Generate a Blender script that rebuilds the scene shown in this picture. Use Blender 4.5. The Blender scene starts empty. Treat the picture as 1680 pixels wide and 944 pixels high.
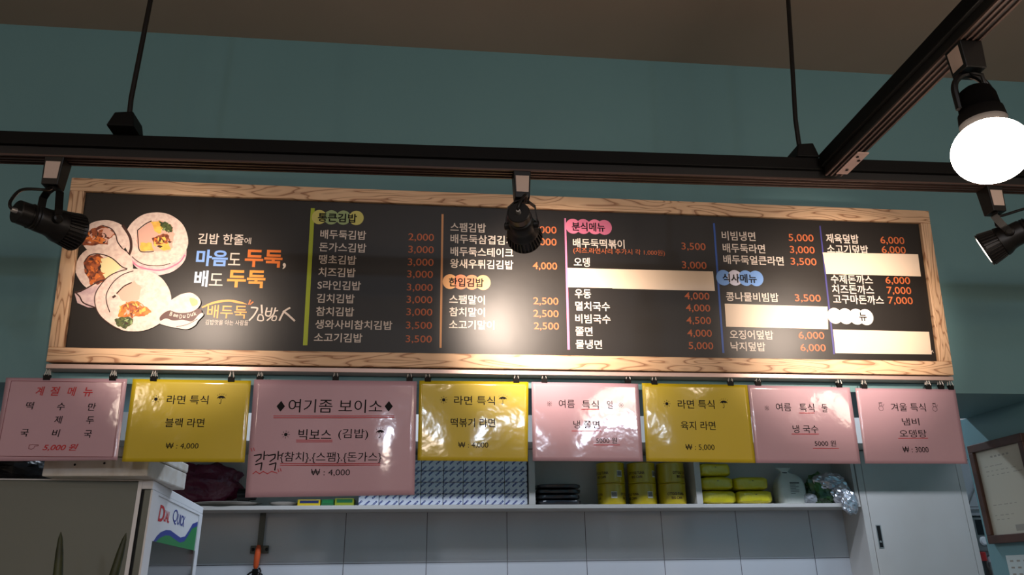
import bpy, math, random
from mathutils import Vector, Matrix
random.seed(7)
SC = bpy.context.scene
COL = SC.collection
V = Vector
R = math.radians

# ------------------------------------------------------------------ camera, world, lights, exposure
FPX = 1262.0                                   # focal length in pixels of the 1680 px wide frame
PITCH, YAW, ROLL = R(20.947), R(6.384), R(-0.85)
EYE = V((0, 0, 1.5))
fw = V((math.sin(YAW)*math.cos(PITCH), math.cos(YAW)*math.cos(PITCH), math.sin(PITCH)))
rt0 = V((math.cos(YAW), -math.sin(YAW), 0)); up0 = rt0.cross(fw)
rt = rt0*math.cos(ROLL) + up0*math.sin(ROLL); up = up0*math.cos(ROLL) - rt0*math.sin(ROLL)
cd = bpy.data.cameras.new('camera'); cam = bpy.data.objects.new('camera', cd); COL.objects.link(cam)
cd.sensor_width = 36.0; cd.lens = 36.0*FPX/1680; cd.clip_start = 0.02
cam.matrix_world = Matrix(((rt.x, up.x, -fw.x, EYE.x), (rt.y, up.y, -fw.y, EYE.y), (rt.z, up.z, -fw.z, EYE.z), (0, 0, 0, 1)))
SC.camera = cam
SC.view_settings.view_transform = 'Standard'; SC.view_settings.look = 'None'
SC.view_settings.gamma = 1; SC.view_settings.use_curve_mapping = False
SC.view_settings.exposure = 0.0
SC.cycles.max_bounces = 8; SC.cycles.caustics_reflective = False; SC.cycles.caustics_refractive = False
SC.cycles.sample_clamp_indirect = 3.0

wd = bpy.data.worlds.new('room_air'); SC.world = wd; wd.use_nodes = True
wd.node_tree.nodes['Background'].inputs[0].default_value = (0.55, 0.62, 0.75, 1)
wd.node_tree.nodes['Background'].inputs[1].default_value = 0.02

def area(name, loc, sx, sy, power, col, rot=(0, 0, 0)):
    l = bpy.data.lights.new(name, 'AREA'); l.shape = 'RECTANGLE'; l.size = sx; l.size_y = sy
    l.energy = power; l.color = col
    o = bpy.data.objects.new(name, l); COL.objects.link(o); o.location = loc; o.rotation_euler = rot
    return o
COOL = (0.74, 0.84, 1.0); WARM = (1.0, 0.80, 0.65); GLOBE = (1.0, 0.80, 0.64)
P_DINING, P_KITCHEN, P_SPOT, E_GLOBE, P_GLOBE = 19, 14.3, 38.0, 38.0, 20.5
for x, k in ((-0.45, 1.1), (0.95, 0.6), (2.35, 1.1)): area('rear_window_daylight', (x, -5.35, 2.45), 0.22, 0.16, P_DINING*k*0.7, COOL, (R(-90), 0, R(180)))
area('dining_cool_fill', (0.3, -1.8, 3.14), 1.2, 0.3, P_DINING*0.8, COOL)  # unseen fill added to make up for the dimmed window light
area('kitchen_ceiling_lamp', (-0.3, 3.10, 2.66), 1.2, 0.06, P_KITCHEN, COOL)
area('kitchen_ceiling_lamp', (3.35, 3.10, 2.66), 0.8, 0.06, P_KITCHEN*0.18, COOL)
area('kitchen_ceiling_lamp', (1.8, 3.10, 2.66), 1.2, 0.06, P_KITCHEN, COOL)
for loc, k in (((-1.92, -1.0, 2.3), .55), ((1.26, -1.0, 2.3), .5), ((2.86, -1.0, 2.3), .55), ((-2.6, -2.4, 2.8), .8), ((0.0, -2.4, 2.8), .8), ((2.4, -2.4, 2.8), .8), ((-0.4, -4.0, 2.2), .9)):   # unseen globe lamps behind viewer; rear ones are fill, added to soften beam shadows
    l = bpy.data.lights.new('globe_and_fill_light', 'POINT'); l.energy = P_GLOBE*k; l.color = GLOBE; l.shadow_soft_size = 0.12
    o = bpy.data.objects.new('globe_and_fill_light', l); COL.objects.link(o); o.location = loc

# ------------------------------------------------------------------ survey: photo point -> point on a known plane of the room
def ray(x, y): return rt*((x-840)/FPX) + up*(-(y-472)/FPX) + fw
def onX(x, y, X): d = ray(x, y); return EYE + d*(X/d.x)
def onY(x, y, Y): d = ray(x, y); return EYE + d*(Y/d.y)
def onZ(x, y, Z): d = ray(x, y); return EYE + d*((Z-1.5)/d.z)
class Plane:
    def __init__(s, O, u, v):
        s.O = V(O); s.u = V(u).normalized(); s.v = V(v).normalized(); s.n = s.u.cross(s.v)
    def at(s, x, y):
        d = ray(x, y); P = EYE + d*((s.O-EYE).dot(s.n)/d.dot(s.n)) - s.O
        return P.dot(s.u), P.dot(s.v)
    def matrix(s):
        u, v, n, O = s.u, s.v, s.n, s.O
        return Matrix(((u.x, v.x, n.x, O.x), (u.y, v.y, n.y, O.y), (u.z, v.z, n.z, O.z), (0, 0, 0, 1)))

# ------------------------------------------------------------------ materials
def lin(c):
    f = lambda x: x/12.92 if x <= 0.04045 else ((x+0.055)/1.055)**2.4
    return tuple(f(v/255) for v in c) + (1,)
def mat(name, rgb, rough=0.6, metal=0.0, spec=0.5, coat=0.0, coat_rough=0.1, emit=None, es=0.0, bump=None, var=None, trans=0.0, alpha=1.0):
    m = bpy.data.materials.new(name); m.use_nodes = True
    nt = m.node_tree; b = nt.nodes['Principled BSDF']
    b.inputs['Base Color'].default_value = lin(rgb); b.inputs['Roughness'].default_value = rough
    b.inputs['Metallic'].default_value = metal; b.inputs['Specular IOR Level'].default_value = spec
    b.inputs['Coat Weight'].default_value = coat; b.inputs['Coat Roughness'].default_value = coat_rough
    b.inputs['Transmission Weight'].default_value = trans; b.inputs['Alpha'].default_value = alpha
    if emit: b.inputs['Emission Color'].default_value = (*emit, 1); b.inputs['Emission Strength'].default_value = es
    tc = nt.nodes.new('ShaderNodeTexCoord')
    if var:                                    # (scale, second colour, low, high)
        nz = nt.nodes.new('ShaderNodeTexNoise'); nz.inputs['Scale'].default_value = var[0]; nz.inputs['Detail'].default_value = 5
        nt.links.new(tc.outputs['Object'], nz.inputs['Vector'])
        cr = nt.nodes.new('ShaderNodeValToRGB'); cr.color_ramp.elements[0].position = var[2]; cr.color_ramp.elements[1].position = var[3]
        cr.color_ramp.elements[0].color = lin(var[1]); cr.color_ramp.elements[1].color = lin(rgb)
        nt.links.new(nz.outputs['Fac'], cr.inputs['Fac']); nt.links.new(cr.outputs['Color'], b.inputs['Base Color'])
    if bump:                                   # (scale, strength, distance)
        nz = nt.nodes.new('ShaderNodeTexNoise'); nz.inputs['Scale'].default_value = bump[0]; nz.inputs['Detail'].default_value = 3
        nt.links.new(tc.outputs['Object'], nz.inputs['Vector'])
        bp = nt.nodes.new('ShaderNodeBump'); bp.inputs['Strength'].default_value = bump[1]; bp.inputs['Distance'].default_value = bump[2]
        nt.links.new(nz.outputs['Fac'], bp.inputs['Height'])
        nt.links.new(bp.outputs['Normal'], b.inputs['Normal']); nt.links.new(bp.outputs['Normal'], b.inputs['Coat Normal'])
    return m
def wood(name, along):
    m = mat(name, (205, 160, 120), 0.55); nt = m.node_tree; b = nt.nodes['Principled BSDF']
    N = nt.nodes.new; L = nt.links.new
    tc = N('ShaderNodeTexCoord'); mp = N('ShaderNodeMapping')
    mp.inputs['Scale'].default_value = (2.0, 15, 3) if along == 'u' else (15, 2.0, 3)
    L(tc.outputs['Object'], mp.inputs['Vector'])
    nz = N('ShaderNodeTexNoise'); nz.inputs['Scale'].default_value = 1.6; nz.inputs['Detail'].default_value = 1.5; nz.inputs['Distortion'].default_value = 0.5
    L(mp.outputs['Vector'], nz.inputs['Vector'])
    mu = N('ShaderNodeMath'); mu.operation = 'MULTIPLY'; mu.inputs[1].default_value = 11; L(nz.outputs['Fac'], mu.inputs[0])
    fr = N('ShaderNodeMath'); fr.operation = 'FRACT'; L(mu.outputs[0], fr.inputs[0])
    cr = N('ShaderNodeValToRGB'); e = cr.color_ramp.elements
    e[0].position = 0; e[0].color = lin((158, 112, 82)); e[1].position = 1; e[1].color = lin((206, 164, 130))
    for p, c in ((0.09, (180, 134, 98)), (0.22, (230, 190, 150)), (0.75, (235, 197, 158))):
        k = e.new(p); k.color = lin(c)
    L(fr.outputs[0], cr.inputs['Fac']); L(cr.outputs['Color'], b.inputs['Base Color'])
    return m
def tile_mat():
    m = mat('white_wall_tile', (214, 216, 222), 0.28); nt = m.node_tree; b = nt.nodes['Principled BSDF']
    N = nt.nodes.new; L = nt.links.new
    g = N('ShaderNodeNewGeometry'); sx = N('ShaderNodeSeparateXYZ'); L(g.outputs['Position'], sx.inputs[0])
    def joint(out, off, per, w):
        a = N('ShaderNodeMath'); a.operation = 'ADD'; a.inputs[1].default_value = off; L(out, a.inputs[0])
        d = N('ShaderNodeMath'); d.operation = 'DIVIDE'; d.inputs[1].default_value = per; L(a.outputs[0], d.inputs[0])
        f = N('ShaderNodeMath'); f.operation = 'FRACT'; L(d.outputs[0], f.inputs[0])
        l = N('ShaderNodeMath'); l.operation = 'LESS_THAN'; l.inputs[1].default_value = w/per; L(f.outputs[0], l.inputs[0])
        return l.outputs[0]
    j1 = joint(sx.outputs['X'], 10-0.2025+0.397*0+0.122, 0.397, 0.0038); j2 = joint(sx.outputs['Z'], 10-0.0905, 0.25, 0.0038)
    mx = N('ShaderNodeMath'); mx.operation = 'MAXIMUM'; L(j1, mx.inputs[0]); L(j2, mx.inputs[1])
    mc = N('ShaderNodeMix'); mc.data_type = 'RGBA'; L(mx.outputs[0], mc.inputs['Factor'])
    mc.inputs['A'].default_value = lin((214, 216, 222)); mc.inputs['B'].default_value = lin((105, 104, 110))
    L(mc.outputs['Result'], b.inputs['Base Color'])
    return m
def print_mat():                               # white wrapper with slanting dashes of blue print
    m = mat('printed_wrapper', (225, 228, 238), 0.3, coat=0.6, bump=(35, 0.5, 0.004)); nt = m.node_tree; b = nt.nodes['Principled BSDF']
    N = nt.nodes.new; L = nt.links.new
    tc = N('ShaderNodeTexCoord'); mp = N('ShaderNodeMapping'); mp.inputs['Rotation'].default_value = (0, R(42), 0)
    L(tc.outputs['Object'], mp.inputs['Vector'])
    s = N('ShaderNodeSeparateXYZ'); L(mp.outputs['Vector'], s.inputs[0])
    cb = N('ShaderNodeCombineXYZ'); L(s.outputs['X'], cb.inputs['X']); L(s.outputs['Z'], cb.inputs['Y'])
    br = N('ShaderNodeTexBrick'); L(cb.outputs[0], br.inputs['Vector'])
    br.inputs['Scale'].default_value = 1; br.inputs['Brick Width'].default_value = 0.05; br.inputs['Row Height'].default_value = 0.024
    br.inputs['Mortar Size'].default_value = 0.0078; br.inputs['Mortar Smooth'].default_value = 0
    br.inputs['Color1'].default_value = lin((50, 60, 130)); br.inputs['Color2'].default_value = lin((60, 70, 140)); br.inputs['Mortar'].default_value = lin((225, 228, 238))
    nz = N('ShaderNodeTexNoise'); nz.inputs['Scale'].default_value = 330; L(tc.outputs['Object'], nz.inputs['Vector'])
    gt = N('ShaderNodeMath'); gt.operation = 'GREATER_THAN'; gt.inputs[1].default_value = 0.43; L(nz.outputs['Fac'], gt.inputs[0])
    mc = N('ShaderNodeMix'); mc.data_type = 'RGBA'; L(gt.outputs[0], mc.inputs['Factor'])
    mc.inputs['A'].default_value = lin((225, 228, 238)); L(br.outputs['Color'], mc.inputs['B'])
    L(mc.outputs['Result'], b.inputs['Base Color'])
    return m
M = {}
def mk(k, *a, **kw): M[k] = mat(k, *a, **kw); return M[k]
mk('teal_paint', (110, 152, 158), 0.6, bump=(60, 0.15, 0.002), var=(1.2, (104, 146, 152), 0.3, 0.7))
mk('ceiling_paint', (176, 160, 146), 0.8, var=(0.9, (160, 146, 132), 0.3, 0.7))
mk('cream_wall', (200, 195, 185), 0.8)
mk('floor_tile', (150, 140, 130), 0.4, var=(3, (135, 126, 118), 0.3, 0.7))
mk('white_board', (214, 209, 204), 0.45, var=(2.5, (204, 197, 190), 0.3, 0.7))
mk('clip_wire', (208, 205, 200), 0.3, metal=0.2)
mk('black_metal', (11, 11, 11), 0.6, spec=0.15)
mk('fin_metal', (52, 49, 48), 0.4, metal=0.5); mk('socket_black', (10, 9, 9), 0.85, spec=0.05)
mk('black_plastic', (14, 13, 13), 0.38, spec=0.4)
mk('black_matte', (9, 9, 9), 0.6)
mk('track_edge_lit', (84, 66, 60), 0.4, metal=0.3)  # ribs coloured lighter and brownish for the lamplight on the track grooves
mk('grey_label', (196, 176, 164), 0.5)
mk('steel', (205, 203, 200), 0.3, metal=0.7)
mk('aluminium', (205, 180, 172), 0.4, metal=0.4)
mk('panel_black', (27, 23, 20), 0.42, spec=0.42, bump=(9, 0.05, 0.01))
mk('letter_white', (222, 208, 196), 0.5)
mk('letter_orange', (196, 100, 52), 0.5)
mk('letter_black', (12, 10, 12), 0.6, spec=0.2)
mk('letter_red', (190, 28, 40), 0.5)
mk('letter_darkred', (120, 30, 38), 0.5)
mk('letter_grey', (92, 94, 92), 0.6)
mk('faded_grey', (146, 146, 136), 0.6)
mk('cover_paper', (236, 214, 190), 0.45)
mk('bar_green', (170, 186, 24), 0.45); mk('bar_orange', (206, 146, 92), 0.45); mk('bar_pink', (206, 120, 160), 0.45)
mk('bar_blue', (38, 84, 170), 0.45); mk('bar_indigo', (62, 58, 130), 0.45)
mk('badge_lime', (206, 200, 104), 0.45); mk('badge_sage', (150, 172, 116), 0.45)
mk('badge_peach', (238, 178, 116), 0.45); mk('badge_salmon', (226, 140, 98), 0.45)
mk('badge_pink', (222, 120, 150), 0.45); mk('badge_rose', (206, 108, 140), 0.45)
mk('badge_blue', (112, 160, 228), 0.45); mk('badge_pale', (206, 206, 226), 0.45)
mk('badge_white', (240, 228, 218), 0.45)
mk('head_blue', (124, 168, 238), 0.45); mk('head_sky', (196, 216, 244), 0.45); mk('head_orange', (224, 116, 34), 0.45); mk('head_amber', (236, 156, 50), 0.45)
mk('rice', (240, 218, 204), 0.5, var=(90, (222, 194, 182), 0.35, 0.6)); mk('rice_side', (226, 200, 196), 0.5, var=(60, (200, 168, 172), 0.35, 0.6))
mk('seaweed', (62, 32, 24), 0.5); mk('meat', (176, 92, 48), 0.5, var=(70, (96, 40, 24), 0.38, 0.62)); mk('carrot', (232, 134, 54), 0.5, var=(80, (196, 92, 36), 0.35, 0.6))
mk('egg', (246, 202, 92), 0.5, var=(60, (230, 176, 76), 0.35, 0.6)); mk('ham', (230, 180, 160), 0.5); mk('spinach', (84, 96, 44), 0.5, var=(120, (40, 52, 24), 0.4, 0.6)); mk('radish', (240, 224, 168), 0.5)
mk('logo_band', (84, 46, 40), 0.5)
mk('pink_sheet', (196, 158, 172), 0.5, coat=1.0, coat_rough=0.075, bump=(15, 0.3, 0.0022))
mk('yellow_sheet', (206, 182, 10), 0.5, coat=1.0, coat_rough=0.075, bump=(15, 0.3, 0.0022))
mk('fridge_grey', (112, 118, 110), 0.5, var=(1.5, (104, 110, 102), 0.3, 0.7))
mk('pale_enamel', (196, 190, 182), 0.4); mk('fridge_white', (226, 228, 232), 0.4); mk('sign_blue', (42, 62, 150), 0.4); mk('sign_green', (30, 130, 70), 0.4); mk('sign_red', (205, 40, 50), 0.4)
mk('dark_glass', (40, 46, 46), 0.08, spec=0.6)
mk('foam_white', (226, 224, 218), 0.7, var=(18, (205, 196, 182), 0.3, 0.55))
mk('bundle_black', (26, 25, 27), 0.35, bump=(14, 0.8, 0.02))
mk('maroon_plastic', (100, 22, 52), 0.35, bump=(16, 0.8, 0.02), coat=0.3)
mk('navy_pack', (24, 26, 36), 0.3, coat=1.0, bump=(40, 0.6, 0.006))
mk('can_yellow', (196, 170, 22), 0.35, coat=0.5); mk('can_text', (74, 36, 22), 0.45); mk('barcode_white', (220, 215, 200), 0.5)
mk('pouch_yellow', (222, 204, 24), 0.3, coat=0.8, bump=(26, 0.7, 0.01))
mk('sugar_bag', (214, 216, 208), 0.4, bump=(22, 0.6, 0.01)); mk('bag_green', (70, 120, 50), 0.25, coat=0.8, bump=(30, 0.6, 0.01), var=(14, (36, 66, 30), 0.4, 0.6))
mk('bag_silver', (210, 212, 220), 0.22, metal=0.75, bump=(30, 0.6, 0.01)); mk('clear_film', (205, 208, 214), 0.2, alpha=0.45, bump=(30, 0.7, 0.01))
mk('box_yellow', (222, 190, 30), 0.4); mk('box_green', (40, 110, 62), 0.4); mk('box_lime', (150, 160, 40), 0.4); mk('box_print', (40, 50, 100), 0.4)
mk('grey_bar', (92, 92, 84), 0.4, metal=0.3); mk('orange_grip', (226, 92, 40), 0.45)
mk('frame_brown', (78, 50, 38), 0.5, var=(20, (60, 38, 28), 0.35, 0.65)); mk('certificate_paper', (188, 188, 172), 0.35, coat=0.5)
mk('notice_paper', (190, 206, 206), 0.6)
mk('machine_grey', (112, 118, 118), 0.4); mk('display_dark', (24, 26, 30), 0.2); mk('cap_red', (180, 40, 40), 0.4); mk('sauce_dark', (40, 34, 30), 0.2); mk('jar_grey', (150, 152, 150), 0.3)
mk('leaf_green', (58, 66, 34), 0.5, var=(30, (40, 48, 26), 0.4, 0.6)); mk('terracotta', (150, 86, 60), 0.7); mk('soil', (50, 38, 30), 0.9); mk('counter_top', (170, 160, 150), 0.4)
mk('globe_glow', (255, 240, 220), 0.4, emit=GLOBE, es=E_GLOBE)
mk('bulb_glow', (255, 240, 220), 0.4, emit=(1.0, 0.82, 0.66), es=9.0)
M['wood_u'] = wood('pine_along_rail', 'u'); M['wood_v'] = wood('pine_upright_rail', 'v')
M['tile'] = tile_mat(); M['wrapper'] = print_mat()

# ------------------------------------------------------------------ mesh helpers
class MB:
    def __init__(s): s.v = []; s.f = []; s.m = []; s.mats = []
    def mi(s, k):
        if k not in s.mats: s.mats.append(k)
        return s.mats.index(k)
    def add(s, vs, fs, k):
        o = len(s.v); i = s.mi(k); s.v += [tuple(p) for p in vs]
        for f in fs: s.f.append(tuple(a+o for a in f)); s.m.append(i)
        return s
    def box(s, a, b, k):
        x0, y0, z0 = a; x1, y1, z1 = b
        return s.add([(x0, y0, z0), (x1, y0, z0), (x1, y1, z0), (x0, y1, z0), (x0, y0, z1), (x1, y0, z1), (x1, y1, z1), (x0, y1, z1)],
                     [(3, 2, 1, 0), (4, 5, 6, 7), (0, 1, 5, 4), (1, 2, 6, 5), (2, 3, 7, 6), (3, 0, 4, 7)], k)
    def poly(s, pts, k, c=0.0):                # flat polygon in the local u,v plane, counter-clockwise seen from the front
        ar = sum(pts[i-1][0]*pts[i][1]-pts[i][0]*pts[i-1][1] for i in range(len(pts)))
        if ar < 0: pts = pts[::-1]
        return s.add([(p[0], p[1], c) for p in pts], [tuple(range(len(pts)))], k)
    def slab(s, pts, k, c0, c1):               # polygon with thickness along local z
        ar = sum(pts[i-1][0]*pts[i][1]-pts[i][0]*pts[i-1][1] for i in range(len(pts)))
        if ar < 0: pts = pts[::-1]
        n = len(pts)
        return s.add([(p[0], p[1], c0) for p in pts] + [(p[0], p[1], c1) for p in pts],
                     [tuple(range(n))[::-1], tuple(range(n, 2*n))] + [(i, (i+1) % n, n+(i+1) % n, n+i) for i in range(n)], k)
    def line(s, pts, w, k, c=0.0):             # ribbon in the u,v plane
        for i_, ((x0, y0), (x1, y1)) in enumerate(zip(pts, pts[1:])):
            c += 0.00001; d = V((x1-x0, y1-y0)); l = d.length or 1e-9; nx, ny = -d.y/l*w/2, d.x/l*w/2; ex, ey = d.x/l*w*0.2, d.y/l*w*0.2
            s.poly([(x0+nx-ex, y0+ny-ey), (x0-nx-ex, y0-ny-ey), (x1-nx+ex, y1-ny+ey), (x1+nx+ex, y1+ny+ey)], k, c)
        return s
    def disc(s, x, y, r, k, c=0.0, n=24, ry=None):
        return s.poly([(x+r*math.cos(2*math.pi*i/n), y+(ry or r)*math.sin(2*math.pi*i/n)) for i in range(n)], k, c)
    def tube(s, pts, r, k, n=8, closed=False):
        pts = [V(p) for p in pts]; vs = []; fs = []; N = len(pts); ref = None
        for i, p in enumerate(pts):
            a = pts[i-1] if (i or closed) else p; b = pts[(i+1) % N] if (i < N-1 or closed) else p
            t = (b-a).normalized()
            if ref is None: ref = t.orthogonal().normalized()
            ref = (ref-t*ref.dot(t)).normalized(); q = t.cross(ref)
            rr = r[i] if isinstance(r, (list, tuple)) else r
            for j in range(n):
                g = 2*math.pi*j/n; vs.append(p+(ref*math.cos(g)+q*math.sin(g))*rr)
        for i in range(N if closed else N-1):
            for j in range(n):
                i2 = (i+1) % N
                fs.append((i*n+j, i*n+(j+1) % n, i2*n+(j+1) % n, i2*n+j))
        if not closed: fs += [tuple(range(n))[::-1], tuple(range((N-1)*n, N*n))]
        return s.add(vs, fs, k)
    def lathe(s, prof, k, n=28, O=(0, 0, 0), ax=(0, 0, 1)):     # profile of (t along axis, radius)
        ax = V(ax).normalized(); a = ax.orthogonal().normalized(); b = ax.cross(a); O = V(O); vs = []; fs = []
        for t, r in prof:
            for j in range(n):
                g = 2*math.pi*j/n; vs.append(O+ax*t+(a*math.cos(g)+b*math.sin(g))*max(r, 1e-5))
        for i in range(len(prof)-1):
            for j in range(n): fs.append((i*n+j, i*n+(j+1) % n, (i+1)*n+(j+1) % n, (i+1)*n+j))
        fs += [tuple(range(n))[::-1], tuple(range((len(prof)-1)*n, len(prof)*n))]
        return s.add(vs, fs, k)
    def blob(s, c, rad, k, amp=0.15, fq=3.0, seed=0, nu=40, nv=22, flat=None, pw=1.0):
        from mathutils import noise
        vs = []; fs = []
        def sp(x): return math.copysign(abs(x)**pw, x)
        for i in range(nv+1):
            th = math.pi*i/nv
            for j in range(nu):
                ph = 2*math.pi*j/nu
                d = V((sp(math.sin(th))*sp(math.cos(ph)), sp(math.sin(th))*sp(math.sin(ph)), sp(math.cos(th))))
                q = 1+amp*noise.noise(d*fq+V((seed*7.3, seed*1.7, 0)))+amp*0.5*noise.noise(d*fq*2.7+V((0, seed*3.1, 5)))
                p = V((d.x*rad[0]*q, d.y*rad[1]*q, d.z*rad[2]*q))
                if flat is not None: p.z = max(p.z, flat)
                vs.append(V(c)+p)
        for i in range(nv):
            for j in range(nu): fs.append((i*nu+j, (i+1)*nu+j, (i+1)*nu+(j+1) % nu, i*nu+(j+1) % nu))
        return s.add(vs, fs, k)
    def build(s, name, parent=None, smooth=False, bevel=0.0, warp=None, loc=None):
        vs = s.v if not warp else [(p[0], p[1], p[2]+warp(p[0], p[1])) for p in s.v]
        me = bpy.data.meshes.new(name); me.from_pydata(vs, [], s.f); me.update()
        for k in s.mats: me.materials.append(M[k])
        for p, i in zip(me.polygons, s.m): p.material_index = i; p.use_smooth = smooth
        if smooth: me.set_sharp_from_angle(angle=R(40))
        o = bpy.data.objects.new(name, me); COL.objects.link(o)
        if parent: o.parent = parent
        if loc is not None: o.location = loc
        if bevel:
            b = o.modifiers.new('edge', 'BEVEL'); b.width = bevel; b.segments = 2; b.limit_method = 'ANGLE'
        return o
def tag(o, label=None, cat=None, group=None, kind=None):
    if label: o['label'] = label
    if cat: o['category'] = cat
    if group: o['group'] = group
    if kind: o['kind'] = kind
    return o
def thing(name, label, cat, loc=(0, 0, 0), group=None, matrix=None):
    o = bpy.data.objects.new(name, None); COL.objects.link(o); o.empty_display_size = 0.05
    if matrix: o.matrix_world = matrix
    else: o.location = loc
    return tag(o, label, cat, group)
def dup(root, loc, label, group=None, rz=None):
    r = root.copy(); COL.objects.link(r); r.location = loc; r['label'] = label
    if group: r['group'] = group
    if rz is not None: r.rotation_euler[2] = rz
    for ch in list(root.children):
        c = ch.copy(); COL.objects.link(c); c.parent = r
        for g in ch.children:
            d = g.copy(); COL.objects.link(d); d.parent = c
    return r
def struct(name, mb, **kw): return tag(mb.build(name, **kw), kind='structure')

# writing: outline of a line of text, normalised to its own bounding box
_tc = {}
def glyphs(txt, bold=0.0, shear=0.0):
    key = (txt, bold, shear)
    if key not in _tc:
        cu = bpy.data.curves.new('writing', 'FONT'); cu.body = txt; cu.dimensions = '2D'; cu.fill_mode = 'BOTH'
        cu.resolution_u = 4; cu.offset = bold; cu.shear = shear
        ob = bpy.data.objects.new('writing', cu); COL.objects.link(ob)
        me = bpy.data.meshes.new_from_object(ob)
        vs = [v.co.copy() for v in me.vertices]; fs = [tuple(p.vertices) for p in me.polygons]
        bpy.data.objects.remove(ob); bpy.data.curves.remove(cu); bpy.data.meshes.remove(me)
        x0 = min(v.x for v in vs); x1 = max(v.x for v in vs); y0 = min(v.y for v in vs); y1 = max(v.y for v in vs)
        _tc[key] = ([((v.x-x0)/(x1-x0)-0.5, (v.y-y0)/(y1-y0)-0.5) for v in vs], fs, (x1-x0)/(y1-y0))
    return _tc[key]
def write(mb, pl, txt, xl, xr, y, h, k, c, bold=0.0, shear=0.0, turn=0.0):
    vs, fs, asp = glyphs(txt, bold, shear)
    a0, b0 = pl.at(xl, y); a1, b1 = pl.at(xr, y); _, t = pl.at((xl+xr)/2, y-h/2); _, u_ = pl.at((xl+xr)/2, y+h/2)
    w = a1-a0; hh = t-u_; cx = (a0+a1)/2; cy = (b0+b1)/2; ct, st = math.cos(turn), math.sin(turn)
    out = []
    for p in vs:
        a, b = p[0]*w, p[1]*hh
        out.append((cx+a*ct-b*st, cy+a*st+b*ct, c))
    mb.add(out, [f if (vs[f[1]][0]-vs[f[0]][0])*(vs[f[2]][1]-vs[f[0]][1])-(vs[f[2]][0]-vs[f[0]][0])*(vs[f[1]][1]-vs[f[0]][1]) > 0 else f[::-1] for f in fs], k)

def put(root, name, pl, txt, xl, xr, y, h, k, c, bold=0.0, shear=0.0, warp=None):
    m = MB(); write(m, pl, txt, xl, xr, y, h, k, c, bold, shear); return m.build(name, root, warp=warp)

# ------------------------------------------------------------------ the rooms
YW, YB, ZH, ZC = 2.13, 2.505, 2.014, 3.17      # front of the header, its back, its underside, the ceiling
YK = 4.0
struct('ceiling', MB().box((-4, -5.5, ZC), (4, YW, ZC+0.1), 'ceiling_paint'))
struct('wall_front', MB().box((-4, YW, ZH), (4, YB, ZC+0.1), 'teal_paint'))
struct('wall_side', MB().box((1.88, YW, 0), (4, 2.543, ZH), 'teal_paint'))
struct('floor', MB().box((-4, -5.5, -0.1), (4, YK+0.1, 0), 'floor_tile'))
struct('wall_left', MB().box((-4.1, -5.5, 0), (-4, YW, ZC), 'cream_wall'))
struct('wall_right', MB().box((4, -5.5, 0), (4.1, YK+0.1, ZC), 'cream_wall'))
struct('wall_rear', MB().box((-4.1, -5.6, 0), (4.1, -5.5, ZC), 'cream_wall'))
struct('wall_kitchen', MB().box((-2.4, YK, 0), (4, YK+0.1, 2.9), 'tile'))
struct('wall_kitchen_left', MB().box((-2.5, YB, 0), (-2.4, YK+0.1, 2.9), 'cream_wall'))
struct('wall_front_left', MB().box((-4, YW, 0), (-2.4, YB, ZH), 'teal_paint'))
struct('ceiling_kitchen', MB().box((-2.4, YB, 2.8), (4, YK, 2.9), 'cream_wall'))

# ------------------------------------------------------------------ menu board
tilt = R(6.5)
bl = onY(78.6, 595, 2.088)
bp = Plane(bl, (1, 0, 0), (0, -math.sin(tilt), math.cos(tilt)))
q = bp.at
board = thing('menu_board', 'long black wall menu board in a pine frame with kimbap pictures', 'menu board', matrix=bp.matrix())
oBL, oBR, oTR, oTL = q(78.6, 595), q(1561, 617), q(1520, 348), q(120.6, 294)
iBL, iBR, iTR, iTL = q(107, 571.5), q(1537, 594), q(1507, 368), q(141, 316)
D0, D1 = -0.03, 0.004                          # frame: behind / in front of the writing plane
MB().slab([oBL, oBR, (oBR[0], iBR[1]), (oBL[0], iBL[1])], 'wood_u', D0, D1+0.008).build('frame_rail', board, bevel=0.002)
MB().slab([oTL, oTR, (oTR[0], iTR[1]), (oTL[0], iTL[1])], 'wood_u', D0, D1+0.008).build('frame_rail', board, bevel=0.002)
MB().slab([(oBL[0], iBL[1]), (iBL[0], iBL[1]), (iTL[0], iTL[1]), (oTL[0], iTL[1])], 'wood_v', D0, D1+0.008).build('frame_rail', board, bevel=0.002)
MB().slab([(oBR[0], iBR[1]), (iBR[0], iBR[1]), (iTR[0], iTR[1]), (oTR[0], iTR[1])], 'wood_v', D0, D1+0.008).build('frame_rail', board, bevel=0.002)
MB().slab([(iBL[0]-.004, iBL[1]-.004), (iBR[0]+.004, iBR[1]-.004), (iTR[0]+.004, iTR[1]+.004), (iTL[0]-.004, iTL[1]+.004)], 'panel_black', -0.012, 0.0).build('panel', board)
for k, quad in (('bar_green', ((510, 342), (516.5, 342), (504.4, 567), (497, 567))), ('bar_orange', ((724.4, 351.7), (727.8, 351.7), (724.4, 571), (721, 571))),
                ('bar_pink', ((925.8, 358.3), (928.5, 358.3), (935, 574), (931, 574))), ('bar_blue', ((1169.7, 366.6), (1172.6, 366.6), (1188.3, 579.6), (1185, 579.6))),
                ('bar_indigo', ((1344, 370.7), (1346.2, 370.7), (1370, 581.4), (1367, 581.4)))):
    tag(MB().slab([q(*p) for p in quad], k, 0.0, 0.0006).build('divider_stripe', board), k.split('_')[1]+' stripe between menu columns')
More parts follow.
